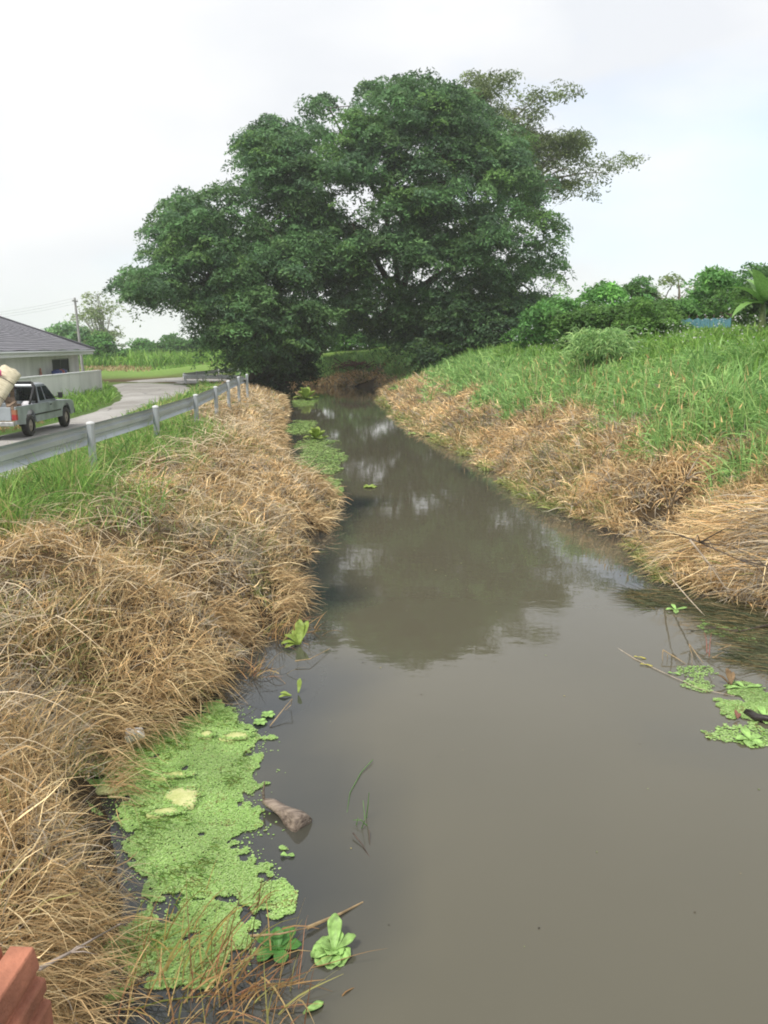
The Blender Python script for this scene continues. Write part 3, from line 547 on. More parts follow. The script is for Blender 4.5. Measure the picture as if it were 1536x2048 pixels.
q0=at(1362,645,34); q1=at(1462,645,33); netfence(on(q0.x,q0.y,.45),on(q1.x,q1.y,.45),.42,'bright blue net fence beneath the mid green tree on the levee')
q0=at(1080,668,52); q1=at(1124,664,50); netfence(on(q0.x,q0.y,.1),on(q1.x,q1.y,.1),.8,'short blue net fence between dark thicket and weeping clump',4)
# heap of dead brown branches under the big tree, and branches fallen to the water
rg=np.random.default_rng(71); DEAD=mat('dead_twig',(.20,.13,.09),.9,var=.3,scale=4); b=MB(); c=on(*at(738,705,76)[:2])
for i in range(90):
    p=Vector((rg.normal()*1.7,rg.normal()*.6,rg.random()*.55)); a=rg.random()*6.28; d=Vector((math.cos(a),math.sin(a)*.6,rg.normal()*.25))*rg.uniform(.4,1.2)
    b.tube([p-d,p+Vector((0,0,.08)),p+d],[.04,.035,.012],5)
o=b.build('branch_heap',mat('reddish_dead_twig',(.17,.075,.05),.9,var=.3,scale=4)); o.location=c; tag(o,'low heap of reddish brown dead branches under the biggest tree',"brush heap")
def branch(name,pts,r,m,label,cat,twigs=6,seed=1,group=None):
    rg=np.random.default_rng(seed); b=MB(); P=[Vector(p) for p in pts]; o0=P[0].copy(); P=[p-o0 for p in P]; n=len(P)
    b.tube(P,[r*(1-.75*i/(n-1)) for i in range(n)],7)
    for k in range(twigs):
        i=rg.integers(1,n); L=(P[-1]-P[0]).length; d=(P[i]-P[i-1]).normalized()+Vector((rg.normal()*.6,rg.normal()*.6,rg.normal()*.3+.1)); e=P[i]+d.normalized()*L*rg.uniform(.1,.3)
        b.tube([P[i],P[i].lerp(e,.5)+Vector((0,0,.02*L)),e],[r*.45,r*.3,r*.12],5)
    o=b.build(name,m,smooth=True); o.location=o0; return tag(o,label,cat,group)
for i,(p,q,lb) in enumerate([((868,768),(796,806),'longest grey dead branch slanting down the far right bank to the water'),((850,772),(770,782),'thin dead branch lying level over the water below the dark thicket'),((856,790),(815,824),'short forked dead branch dipping into the green scum on the far right bank')]):
    a=gp(*p,.9); c=gp(*q,.03); branch('dead_branch',[a,a.lerp(c,.35)+Vector((0,0,.12)),a.lerp(c,.7)+Vector((0,0,.05)),c],.055,DEAD,lb,'branch',8,80+i)
# ------------------------------------------------------------------ guardrails
WPROF=[(0,0),(.04,.03),(.075,.055),(.075,.095),(.03,.125),(.03,.19),(.075,.22),(.075,.26),(.04,.285),(0,.315)]
def guardrail(P,posts,label,m,h=.8,capm=GALVW,side=-1,beam='beam'):
    P=[Vector(p) for p in P]; o0=P[0].copy(); t=empty('guardrail',(o0.x,o0.y,o0.z-h),label=label,cat='guardrail'); V=[];F=[]; n=len(WPROF)
    for i,p in enumerate(P):
        d=(P[min(i+1,len(P)-1)]-P[max(i-1,0)]); d.z=0; d.normalize(); nn=Vector((d.y,-d.x,0))*side
        for u,v in WPROF: V.append(p-o0+nn*u+Vector((0,0,h-.315+v)))
        for u,v in WPROF: V.append(p-o0+nn*(u-.006)+Vector((0,0,h-.315+v)))
    s=2*n
    for i in range(len(P)-1):
        for k in range(n-1):
            F.append((i*s+k,i*s+k+1,(i+1)*s+k+1,(i+1)*s+k)); F.append((i*s+n+k+1,i*s+n+k,(i+1)*s+n+k,(i+1)*s+n+k+1))
    mk(beam,V,F,m,t)
    for q in posts:
        q=Vector(q); i=min(range(len(P)),key=lambda j:(P[j]-q).length); d=(P[min(i+1,len(P)-1)]-P[max(i-1,0)]); d.z=0; d.normalize(); nn=Vector((d.y,-d.x,0))*-side
        c=q-o0+nn*.085; g=float(hgt(np.array([q.x]),np.array([q.y]))[0])-q.z-o0.z*0; zb=(g+q.z)-(o0.z-h)-.3; zt=q.z-o0.z+h+.03
        b=MB(); b.tube([(c.x,c.y,zb),(c.x,c.y,zt)],.06,12); po=b.build('post',m,t,smooth=False)
        cp=MB(); cp.tube([(c.x,c.y,zt-.01),(c.x,c.y,zt+.015),(c.x,c.y,zt+.03)],[.068,.062,.02],12); cp.build('cap',capm,po)
    return t
def resample(P,n):
    P=[Vector(p) for p in P]; o=[]
    for i in range(len(P)-1):
        for k in range(n): o.append(P[i].lerp(P[i+1],k/n))
    return o+[P[-1]]
RP=[(-4.7,4.4,2.32),(-4.68,8.4,2.32),(-4.65,12.4,2.31),(-4.65,16.0,2.3),(-4.8,20.1,2.29),(-5.15,24.2,2.29),(-5.58,28.4,2.29),(-5.95,32.5,2.28),(-6.2,36,2.27)]
guardrail(resample(RP,6),RP,'long grey steel guardrail with round posts along the top of the grassy bank',GALV)
Wp=[(-10.6,60,1.32),(-11.2,62.2,1.38),(-12.6,62.6,1.4),(-14.0,62.4,1.42),(-15.3,62.0,1.42),(-15.9,64,1.45),(-15.6,67,1.5),(-14.6,71,1.58),(-13.4,75,1.65)]
guardrail(resample(Wp,4),Wp,'white topped guardrail curving round the road bend under the lower dark tree',GALVW,h=.7)
# ------------------------------------------------------------------ house
WALLW=mat('white_render',(.84,.83,.82),.85,var=.09,scale=.9,bump=.15,detail=8,stretch=(1,1,.35)); TRIM=mat('white_trim',(.78,.79,.80),.5,var=.04)
u=Vector((-.169,.985,0)).normalized(); nI=Vector((-.985,-.169,0)).normalized()
o0=Vector((-21.0,41,.6)); h=empty('house',o0,label='white bungalow with grey tiled hip roof behind the low white wall',cat='house')
def hp(s,d,z): return u*s+nI*d+Vector((0,0,z))
Ln=27.5; Dp=11.
def wallbox(mb,s0,s1,d0,d1,z0,z1):
    V=[hp(s,d,z) for z in(z0,z1) for d in(d0,d1) for s in(s0,s1)]
    mb.add(V,[(0,2,3,1),(4,5,7,6),(0,1,5,4),(2,6,7,3),(0,4,6,2),(1,3,7,5)])
w=MB(); win=(17.9,23.7,.95,2.05)
for a in [(0,win[0],0,.2,-.4,2.35),(win[1],Ln,0,.2,-.4,2.35),(win[0],win[1],0,.2,-.4,win[2]),(win[0],win[1],0,.2,win[3],2.35)]: wallbox(w,*a)
wallbox(w,Ln-.2,Ln,.2,Dp,-.4,2.35); wallbox(w,0,.2,.2,Dp,-.4,2.35); wallbox(w,.2,Ln-.2,Dp-.2,Dp,-.4,2.35)
w.build('wall',WALLW,h)
f=MB(); fr=.07
for a in [(win[0],win[0]+fr,.05,.12,win[2],win[3]),(win[1]-fr,win[1],.05,.12,win[2],win[3]),(win[0]+fr,win[1]-fr,.05,.12,win[2],win[2]+fr),(win[0]+fr,win[1]-fr,.05,.12,win[3]-fr,win[3]),((win[0]+win[1])/2-.03,(win[0]+win[1])/2+.03,.05,.12,win[2]+fr,win[3]-fr)]: wallbox(f,*a)
fo=f.build('window',mat('dark_window_frame',(.05,.05,.055),.4),h)
g=MB(); wallbox(g,win[0]+fr,win[1]-fr,.08,.09,win[2]+fr,win[3]-fr); g.build('pane',mat('dark_glass',(.014,.018,.02),.6,spec=.04),fo)
# eaves: white fascia, soffit and gutter, then the tiles
E0,E1=-1.0,Ln+1.0; D0,D1=-1.0,Dp+1.0; ez=2.35
f=MB(); wallbox(f,E0,E1,D0,D1,ez,ez+.05); f.build('soffit',TRIM,h)
f=MB()
for a in [(E0,E1,D0-.03,D0,ez-.03,ez+.33),(E1,E1+.03,D0-.03,D1,ez-.03,ez+.33),(E0-.03,E0,D0-.03,D1,ez-.03,ez+.33),(E0,E1,D1,D1+.03,ez-.03,ez+.33)]: wallbox(f,*a)
f.build('fascia',TRIM,h)
f=MB(); 
f.tube([hp(E0,D0-.11,ez+.25),hp(E1+.1,D0-.11,ez+.25)],.075,10); f.build('gutter',TRIM,h)
TILE=mat('grey_roof_tile',(.20,.195,.22),.8,var=.12,scale=3)
rise=2.75; mid=(D1-D0)/2; r=MB()
def roofz(s,d):
    dd=min(d-D0,D1-d,s-E0,E1-s); return ez+.34+max(0,dd)/mid*rise
# tiles modelled as courses of waves on each slope
def slope(e0,e1,inward,swap,flip):
    V=[];F=[]; nc=22; 
    for c in range(nc):
        for up in (0,1):
            dd=(c+up)/nc*mid; a0=e0+dd; a1=e1-dd; m=90
            for k in range(m+1):
                a=a0+(a1-a0)*k/m; ph=a*2*math.pi/.31
                z=ez+.34+dd/mid*rise+.022*math.cos(ph)+(.03 if up==0 else .0)
                q=inward(dd); V.append(hp(a,q,z) if not swap else hp(q,a,z))
        b=c*2*(m+1)
        for k in range(m):
            F.append((b+k,b+k+1,b+m+1+k+1,b+m+1+k))
            if c<nc-1: F.append((b+m+1+k,b+m+1+k+1,b+2*(m+1)+k+1,b+2*(m+1)+k))
    r.add(V,F)
D0-=.16; E1+=.14; mid=(D1-D0)/2
slope(E0,E1,lambda d:D0+d,False,0); slope(E0,E1,lambda d:D1-d,False,0); slope(D0,D1,lambda d:E1-d,True,0); slope(D0,D1,lambda d:E0+d,True,0)
rt=r.build('roof',TILE,h)
rc=MB(); pk=ez+.37+rise
rc.tube([hp(E1,D0,ez+.42),hp(E1-mid,D0+mid,pk)],.10,8); rc.tube([hp(E0,D0,ez+.42),hp(E0+mid,D0+mid,pk)],.10,8); rc.tube([hp(E0+mid,D0+mid,pk),hp(E1-mid,D0+mid,pk)],.10,8); rc.tube([hp(E1,D1,ez+.42),hp(E1-mid,D0+mid,pk)],.10,8); rc.tube([hp(E0,D1,ez+.42),hp(E0+mid,D0+mid,pk)],.10,8)
rc.build('ridge_cap',mat('roof_ridge',(.14,.135,.155),.75),rt)
# boundary wall
bw=empty('boundary_wall',(-17.9,30,.55),label='long low white rendered wall between the house and the grass verge',cat='wall')
d=Vector((-19.2+17.9,54.6-30,0)); L=d.length; d.normalize(); ang=math.atan2(d.y,d.x); M=Matrix.Rotation(ang,3,'Z')
b=MB(); b.box(M@Vector((L/2,0,.62)),(L,.12,1.5),M); b.build('panel',mat('weathered_white_wall',(.84,.83,.82),.9,var=.12,scale=.7,bump=.2,detail=9,stretch=(1,1,.3)),bw)
b=MB(); b.box(M@Vector((L/2,0,1.40)),(L+.1,.2,.07),M); b.build('coping',TRIM,bw)
for i in range(5):
    b=MB(); b.box(M@Vector((L*i/4,0,.63)),(.16,.16,1.46),M); b.build('pillar',WALLW,bw)
# things on the porch
BLUE=mat('blue_plastic',(.035,.06,.25),.4,var=.1); RED=mat('faded_red_plastic',(.38,.07,.07),.5,var=.1); PINKC=mat('salmon_cloth',(.55,.24,.2),.9)
def lathe(mb,prof,n=16,c=(0,0,0)):
    V=[];F=[]; m=len(prof)
    for i in range(n):
        a=2*math.pi*i/n
        for r_,z in prof: V.append((c[0]+r_*math.cos(a),c[1]+r_*math.sin(a),c[2]+z))
    for i in range(n):
        for k in range(m-1):
            j=(i+1)%n; F.append((i*m+k,j*m+k,j*m+k+1,i*m+k+1))
    return mb.add(V,F)
tb=empty('porch_bench',o0+hp(17.0,-.62,0),label='narrow wooden bench holding plastic drums against the house wall',cat='bench')
tb.rotation_euler[2]=math.atan2(u.y,u.x); b=MB(); b.box((0,0,.78),(4.2,.45,.05)); b.build('seat',BARK,tb)
for sx in(-1.9,1.9):
    for sy in(-.17,.17): b=MB(); b.box((sx,sy,.38),(.07,.07,.76)); b.build('leg',BARK,tb)
for s,m,lb in [(15.9,BLUE,'blue plastic drum on the porch bench farthest from the window'),(16.75,BLUE,'blue plastic drum on the porch bench beside the faded red one'),(17.55,RED,'faded red plastic drum between two blue ones on the porch bench'),(18.3,BLUE,'blue plastic drum on the porch bench right below the window')]:
    b=MB(); lathe(b,[(0,0),(.25,0),(.28,.05),(.28,.40),(.22,.47),(.12,.48),(.11,.54),(0,.54)]); o=b.build('plastic_drum',m,smooth=True); o.location=o0+hp(s,-.62,.805); tag(o,lb,'drum')
b=MB(); V=[];F=[]
for i in range(9):
    for j in range(7): V.append((.35*(i/8-.5),.04*math.sin(i*1.9+j*.4),-.62*j/6))
for i in range(8):
    for j in range(6): k=i*7+j; F.append((k,k+7,k+8,k+1))
o=mk('hanging_cloth',V,F,PINKC); o.location=o0+hp(13.9,-.12,1.5); o.rotation_euler[2]=math.atan2(u.y,u.x); o.modifiers.new('s','SOLIDIFY').thickness=.01
tag(o,'salmon coloured cloth hanging on the house wall left of the drums','cloth')
# ------------------------------------------------------------------ utility pole and lines
CONC=mat('concrete_pole',(.36,.36,.35),.9,var=.1,scale=2)
pb=Vector((-27.9,75,.6)); t=empty('utility_pole',pb,label='slim grey concrete utility pole beside the house',cat='utility pole')
b=MB(); b.tube([(0,0,-.3),(-.28,0,7.3)],[.15,.09],8); b.build('pole',CONC,t)
b=MB(); b.box((-.27,0,7.0),(.09,1.2,.1)); b.build('crossarm',CONC,t)
for i in range(3):
    q=MB(); lathe(q,[(0,0),(.05,0),(.06,.05),(.03,.08),(.06,.11),(0,.14)],10,(-.27,-.5+.5*i,7.05)); q.build('insulator',TRIM,t,smooth=True)
for i,lb in enumerate(['power line running from the nearest insulator of the utility pole','power line running from the middle insulator of the utility pole','power line running from the farthest insulator of the utility pole']):
    p=pb+Vector((-.27,-.5+.5*i,7.2-.18*i)); q=Vector((-64,116,7.9-.35*i)); b=MB(); b.tube([x-p for x in curve_pts(p,q,-1.1,14)],.011,5)
    o=b.build('power_line',mat('cable',(.45,.47,.50),.6)); o.location=p; tag(o,lb,'cable','power lines over the house roof')
# ------------------------------------------------------------------ pickup truck
SILV=mat('dusty_silver_paint',(.36,.39,.42),.36,.35,var=.2,scale=2.2,spec=.5,detail=8); BLK=mat('black_plastic',(.018,.018,.02),.5); GL=mat('car_glass',(.015,.02,.022),.06,spec=.7)
TYRE=mat('tyre_rubber',(.035,.033,.03),.85,var=.2); RIM=mat('dusty_steel_rim',(.30,.26,.22),.6,.3,var=.2)
tr=empty('pickup_truck',(-11.95,26.4,RZ+.04),R(1.8),'dusty silver extended cab pickup truck with loaded bed seen from behind','pickup truck')
def arch(cy,r,z0,n=9): return [(cy-r*math.cos(math.pi*i/n),z0+r*math.sin(math.pi*i/n)) for i in range(n+1)]
zb=.42; RW,FW=-1.33,1.77
W=.83; body=MB()
# outer side panels carry the whole silhouette with the wheel arches
for s in(-1,1):
    low=[(-2.42,zb+.05)]+arch(RW,.42,zb)+arch(FW,.42,zb)+[(2.5,zb+.02)]
    up_=[(2.55,.62),(2.5,.86),(2.3,.93),(1.05,.99),(1.0,1.0),(-2.42,1.0)]
    body.prism(low+up_,s*(W-.05),s*W)
body.box((0,.0+.25,.55),(2*W-.12,2.0,.22)); body.box((0,-1.5,.62),(2*W-.12,1.8,.05))        # floor pan and bed floor
body.prism([(-.42,.60),(1.15,.60),(1.15,.985),(-.42,.985)],-W+.052,W-.052)                   # cab lower
body.prism([(1.152,.75),(2.48,.75),(2.48,.86),(2.28,.935),(1.152,.99)],-W+.052,W-.052)        # hood
body.box((0,2.49,.62),(2*W-.12,.08,.26)); body.box((0,-.47,.78),(2*W-.12,.06,.42))
bo=body.build('body',SILV,tr,bevel=.015)
cab=MB()                                                                                     # greenhouse
def cabring(y0,y1,w,z): return [(-w,y0,z),(w,y0,z),(w,y1,z),(-w,y1,z)]
V=cabring(-.45,1.12,W-.06,.99)+cabring(-.30,.42,W-.2,1.58)+cabring(-.22,.30,W-.27,1.61)
cab.add(V,[(0,1,5,4),(1,2,6,5),(2,3,7,6),(3,0,4,7),(4,5,9,8),(5,6,10,9),(6,7,11,10),(7,4,8,11),(8,9,10,11),(3,2,1,0)])
cab.build('cab',SILV,tr,bevel=.03)
def cabpt(s,y,z,off=.012):
    k=(z-.99)/.59; return (s*((W-.06)*(1-k)+(W-.2)*k+off),y,z)
for s in(-1,1):
    for nm,Q in [('quarter_window',[(-.36,1.06),(.07,1.06),(.05,1.50),(-.25,1.50)]),('side_window',[(.17,1.06),(.98,1.06),(.50,1.50),(.14,1.50)])]:
        V=[cabpt(s,y,z) for y,z in Q]+[cabpt(s,y,z,-.02) for y,z in Q]
        mk(nm,V,[(0,1,2,3),(7,6,5,4),(0,4,5,1),(1,5,6,2),(2,6,7,3),(3,7,4,0)],GL,tr)
V=[(-.66,-.445,1.06),(.66,-.445,1.06),(.56,-.335,1.50),(-.56,-.335,1.50)]; V+=[(x,y+.03,z) for x,y,z in V]
mk('rear_window',V,[(0,1,2,3),(7,6,5,4),(0,4,5,1),(1,5,6,2),(2,6,7,3),(3,7,4,0)],GL,tr)
V=[(-.68,1.075,1.05),(.68,1.075,1.05),(.56,.51,1.53),(-.56,.51,1.53)]; V+=[(x,y-.03,z) for x,y,z in V]
mk('windscreen',V,[(0,1,2,3),(7,6,5,4),(0,4,5,1),(1,5,6,2),(2,6,7,3),(3,7,4,0)],GL,tr)
for s in(-1,1):
    b=MB(); b.box((s*(W+.006),.58,.80),(.012,.84,.34)); do=b.build('door',SILV,tr,bevel=.004)
    b=MB(); b.box((s*(W+.02),.32,.90),(.02,.14,.035)); b.build('handle',BLK,do)
    b=MB(); b.box((s*(W+.02),.9,1.12),(.1,.06,.04)); b.box((s*(W+.14),.9,1.17),(.15,.07,.19)); b.build('wing_mirror',BLK,tr,bevel=.02)
    b=MB(); b.box((s*(W+.01),.1,.66),(.02,2.2,.045)); b.build('side_moulding',BLK,tr)
    tl=MB(); tl.box((s*(W-.06),-2.43,.84),(.13,.03,.14)); tl.box((s*(W+.003),-2.37,.84),(.012,.1,.14)); to=tl.build('tail_light',mat('amber_lens',(.38,.16,.09),.25),tr)
    q=MB(); q.box((s*(W-.06),-2.431,.685),(.13,.03,.165)); q.box((s*(W+.003),-2.37,.685),(.012,.1,.165)); q.build('red_lens',mat('red_lens',(.42,.04,.045),.25),to)
    for y in (RW,FW):
        b=MB(); V=[]
        prof=[(.20,-.10),(.30,-.105),(.335,-.08),(.345,0),(.335,.08),(.30,.105),(.20,.10)]; n=22;m_=len(prof)
        for i in range(n):
            a=2*math.pi*i/n; V+=[(x,r_*math.cos(a),r_*math.sin(a)) for r_,x in prof]
        b.add(V,[(i*m_+k,((i+1)%n)*m_+k,((i+1)%n)*m_+k+1,i*m_+k+1) for i in range(n) for k in range(m_-1)])
        wo=b.build('wheel',TYRE,tr,smooth=True); wo.location=(s*(W-.11),y,.345)
        b=MB(); b.tube([(-.07,0,0),(s*.06,0,0),(s*.085,0,0)] if s>0 else [(.07,0,0),(-.06,0,0),(-.085,0,0)],[.21,.205,.14],18); b.tube([(s*.08,0,0),(s*.11,0,0)],[.06,.05],10); b.build('rim',RIM,wo)
b=MB(); b.box((0,-2.44,.79),(2*W-.28,.05,.40)); tg=b.build('tailgate',SILV,tr,bevel=.012)
b=MB(); b.box((0,-2.475,.86),(.28,.02,.06)); b.build('handle',BLK,tg)
b=MB(); b.box((0,-2.52,.50),(1.62,.16,.13)); b.build('rear_bumper',mat('scuffed_chrome',(.5,.5,.5),.4,.6,var=.2),tr,bevel=.02)
b=MB(); b.box((0,2.57,.52),(1.66,.12,.16)); b.build('front_bumper',BLK,tr,bevel=.02)
b=MB()
for s in(-1,1): b.tube([(s*.74,-.55,.95),(s*.70,-.55,1.5),(s*.62,-.55,1.64)],.045,8)
b.tube([(-.62,-.55,1.64),(.62,-.55,1.64)],.045,8)
for s in(-1,1): b.tube([(s*.70,-.57,1.55),(s*.74,-1.15,1.0)],.035,8)
b.build('roll_bar',BLK,tr,smooth=True)
# cargo: every piece its own thing
TM=Matrix.Translation(tr.location)@Matrix.Rotation(R(1.8),4,'Z')
def put(o,loc,rot=(0,0,0)): o.matrix_world=TM@Matrix.Translation(loc)@Matrix.LocRotScale(None,__import__('mathutils').Euler(rot),None)
MATM=mat('woven_straw_mat',(.68,.62,.47),.85,var=.25,scale=5,col2=(.44,.38,.25),stretch=(1,1,14),bump=.3,bscale=20)
b=MB(); rg=np.random.default_rng(5); n=28;V=[];F=[];rings=11
for i in range(rings):
    z=1.6*i/(rings-1)-.2
    for k in range(n):
        a=2*math.pi*k/n; r_=.30+.03*math.cos(2*a+.5)+.02*math.cos(3*a)+.012*math.sin(11*a+i*.6)+(.02 if i in(3,8) else 0)*-1; V.append((r_*math.cos(a),r_*.8*math.sin(a),z+.02*math.sin(5*a)))
for i in range(rings-1):
    for k in range(n): F.append((i*n+k,i*n+(k+1)%n,(i+1)*n+(k+1)%n,(i+1)*n+k))
F.append(tuple(range(n))[::-1]); F.append(tuple((rings-1)*n+k for k in range(n)))
rm=mk('rolled_mat',V,F,MATM,smooth=True); put(rm,(-.30,-1.75,1.0),(R(-36),R(24),0)); tag(rm,'thick cream roll of woven matting leaning out of the truck bed','rolled mat')
for z in(.35,.95):
    b=MB(); b.tube([((.325+.03*math.cos(2*a+.5)+.02*math.cos(3*a))*math.cos(a),(.265+.024*math.cos(2*a+.5)+.016*math.cos(3*a))*math.sin(a),z) for a in [2*math.pi*k/24 for k in range(25)]],.009,5,cap=False); b.build('binding_cord',BARK,rm)
PL=mat('old_plank',(.26,.18,.12),.9,var=.3,scale=3,stretch=(1,8,1))
for loc,rot,dim,lb in [((.25,-1.35,1.02),(R(18),R(12),R(30)),(.30,1.1,.05),'wide brown board slanting up in the truck bed beside the mat roll'),((.35,-1.0,.93),(R(-20),R(-8),R(-25)),(.22,.9,.05),'short brown board lying across the load behind the cab'),((.05,-.72,1.35),(R(86),0,R(10)),(.12,.95,.05),'dark upright board behind the cab of the pickup truck'),((.45,-1.75,1.04),(R(3),R(4),R(14)),(.08,1.4,.05),'long thin batten on top of the load at the bed side')]:
    b=MB(); b.box((0,0,0),dim); o=b.build('wooden_board',PL,bevel=.006); put(o,loc,rot); tag(o,lb,'board')
b=MB(); V=[];F=[]
for i in range(9):
    for k in range(14):
        a=2*math.pi*k/14; z=i/8; r_=.2*math.sin(math.pi*(.08+.86*z))**.5*(1+.1*math.sin(3*a+2*i)); V.append((r_*math.cos(a),r_*.8*math.sin(a),.42*z))
for i in range(8):
    for k in range(14): F.append((i*14+k,i*14+(k+1)%14,(i+1)*14+(k+1)%14,(i+1)*14+k))
F+= [tuple(range(14))[::-1],tuple(8*14+k for k in range(14))]
o=mk('white_sack',V,F,mat('white_sackcloth',(.74,.72,.76),.8),smooth=True); put(o,(.58,-.98,.66)); tag(o,'knobbly white sack tucked against the bed side behind the cab','sack')
b=MB(); V=[];F=[]
for i in range(8):
    for j in range(8): V.append((.6*(i/7-.5),.6*(j/7-.5),.07*math.sin(i*1.3)+.06*math.cos(j*1.7+i)))
for i in range(7):
    for j in range(7): k=i*8+j; F.append((k,k+8,k+9,k+1))
o=mk('pink_cloth',V,F,mat('pink_cloth',(.62,.10,.25),.8,var=.1)); o.modifiers.new('s','SOLIDIFY').thickness=.02; put(o,(-.25,-1.2,1.95),(R(-25),R(20),0)); tag(o,'bright pink cloth draped behind the mat roll on the pickup truck','cloth')
# ------------------------------------------------------------------ near water: scum, plants, drift
rg=np.random.default_rng(91)
DW=[(200,1530),(270,1490),(350,1450),(400,1425),(436,1405),(470,1440),(500,1478),(506,1520),(512,1570),(486,1610),(492,1660),(470,1700),(520,1735),(566,1782),(560,1812),(500,1806),(462,1790),(440,1830),(496,1866),(506,1900),(470,1930),(420,1950),(330,1950),(290,1980),(240,1990),(230,1880),(330,1840),(345,1800),(290,1740),(268,1690),(255,1630),(215,1570)]
DWW=[tuple(gp(*p)[:2]) for p in DW]
DCOL=np.array([[.25,.48,.10],[.29,.52,.13],[.22,.43,.09],[.32,.53,.16]])*np.array([1.32,1.1,1.45])
acc=Acc()
def discs(x,y,z,r,tint,rg,k=5,tilt=.10):
    n=len(x); a0=rg.random(n)*6.28; V=[]; tx,ty=rg.normal(size=(2,n))*tilt
    for j in range(k):
        a=a0+6.283*j/k; rr_=r*rg.uniform(.75,1.15,n); cx,cy=np.cos(a)*rr_,np.sin(a)*rr_
        V.append(np.stack([x+cx,y+cy,z+cx*tx+cy*ty],1))
    V=np.stack(V,1).reshape(-1,3); F=(np.arange(n)*k)[:,None]+np.arange(k)[None]
    return V,F,np.repeat(tint,k,0)
def tone(c,x,y,m):
    a=np.clip((noise(x,y,1.6,16)*.65+noise(x,y,6.,17)*.35-.5)*5,0,1)[:,None]; c=c*(1-.32*a)+np.array([.14,.29,.05])*.32*a
    b=(rg.random(m)<.03+.25*(noise(x,y,9.,18)>.78))[:,None]; return np.where(b,np.array([.30,.30,.10])*rg.uniform(.5,1.2,(m,1)),c)
def mat_of(P,n,r,pal,edge=.10,thr=.34,zs=.010,land=.05,nf=5.,rims=True):
    xs=[p[0] for p in P]; ys=[p[1] for p in P]; x=rg.uniform(min(xs)-.1,max(xs)+.1,n); y=rg.uniform(min(ys)-.1,max(ys)+.1,n)
    ins,e=inpoly(x,y,P); e=np.where(ins,e,-e)
    dens=np.clip((e+edge*.6)/edge,0,1)*1.0+(noise(x,y,nf,1)-.5)*1.1+(noise(x,y,nf*3.3,2)-.5)*.6
    k=(dens>thr)&(sd(x,y)<land)&(e>-edge); x,y=x[k],y[k]; m=len(x)
    z=.004+rg.random(m)*zs+np.maximum(hgt(x,y),0)*.9
    acc.add(discs(x,y,z,r*rg.uniform(.6,1.4,m),tone(pick(pal,m,rg,.09),x,y,m)*(.8+.35*noise(x,y,3,6))[:,None],rg))
mat_of(DWW,270000,.0060,DCOL,land=.25,thr=.42,nf=6.,edge=.26)
n=9000; x=rg.uniform(-2.4,-.7,n); y=rg.uniform(3.8,7.4,n); ins,e=inpoly(x,y,DWW); k=(~ins)&(e<.28*noise(x,y,5.,9)**2*3)&(sd(x,y)<.1)&(rg.random(n)<np.exp(-e*9)); x,y=x[k],y[k]
acc.add(discs(x,y,np.full(len(x),.005),.0065*rg.uniform(.6,1.5,len(x)),pick(DCOL,len(x),rg,.12),rg))
# dark trailing moss under the near bank, same scum but shaggy
n=5200; x=rg.uniform(-2.4,-1.2,n); y=rg.uniform(4.0,7.3,n); ins,e=inpoly(x,y,DWW); k=ins&(noise(x,y,3.,4)>.52)&(e<.45); x,y=x[k],y[k]; n=len(x)
acc2=Acc(); acc2.add(ribbons(np.stack([x,y,np.maximum(hgt(x,y),0)+.01],1),-.5+rg.normal(size=n)*.6,rg.uniform(.0,.5,n),rg.uniform(.05,.16,n),rg.uniform(.5,2,n),np.full(n,.006),pick(np.array([[.09,.19,.035],[.14,.27,.05],[.18,.22,.04]]),n,rg),3,rg,ground=False))
tag(acc2.build('water_moss',BLADE),'dark green trailing moss in the bright duckweed under the near bank','moss',kind='stuff')
# farther rafts along both banks
for P,n,r in [([(600,885),(640,872),(676,905),(680,945),(660,950),(604,942)],9000,.03),([(606,968),(650,958),(684,962),(676,985),(640,1000),(612,990)],7000,.03),([(575,855),(600,842),(630,846),(620,868),(590,868)],2500,.04),([(585,805),(612,796),(634,800),(622,812),(594,814)],2500,.05),([(796,816),(830,806),(880,832),(960,868),(940,890),(850,866)],9000,.045),([(846,850),(900,860),(960,880),(966,904),(920,896),(860,872)],6000,.045),([(950,880),(1010,876),(1100,925),(1075,955),(1000,930)],8000,.035)]:
    P=[tuple(gp(*p)[:2]) for p in P]; mat_of(P,n,r,DCOL*np.array([.85,.82,.8]),edge=.5,thr=.30,zs=.05,land=1.2,nf=1.8)
for P,n,r,th in [([(1425,1400),(1440,1375),(1480,1372),(1536,1385),(1600,1390),(1600,1450),(1536,1445),(1500,1440),(1450,1425)],26000,.0085,.62),([(1395,1340),(1420,1350),(1410,1385),(1370,1360)],1200,.011,.5),([(1370,1232),(1430,1240),(1500,1262),(1560,1290),(1500,1288),(1400,1262)],5000,.011,.72),([(1430,1470),(1536,1440),(1540,1466),(1470,1486)],2500,.012,.6)]:
    P=[tuple(gp(*p)[:2]) for p in P]; mat_of(P,n,r,DCOL*.9,edge=.4,thr=th,land=.2,nf=4.5)
tag(acc.build('duckweed',WEED),'bright green duckweed film floating along the banks','duckweed',kind='stuff')
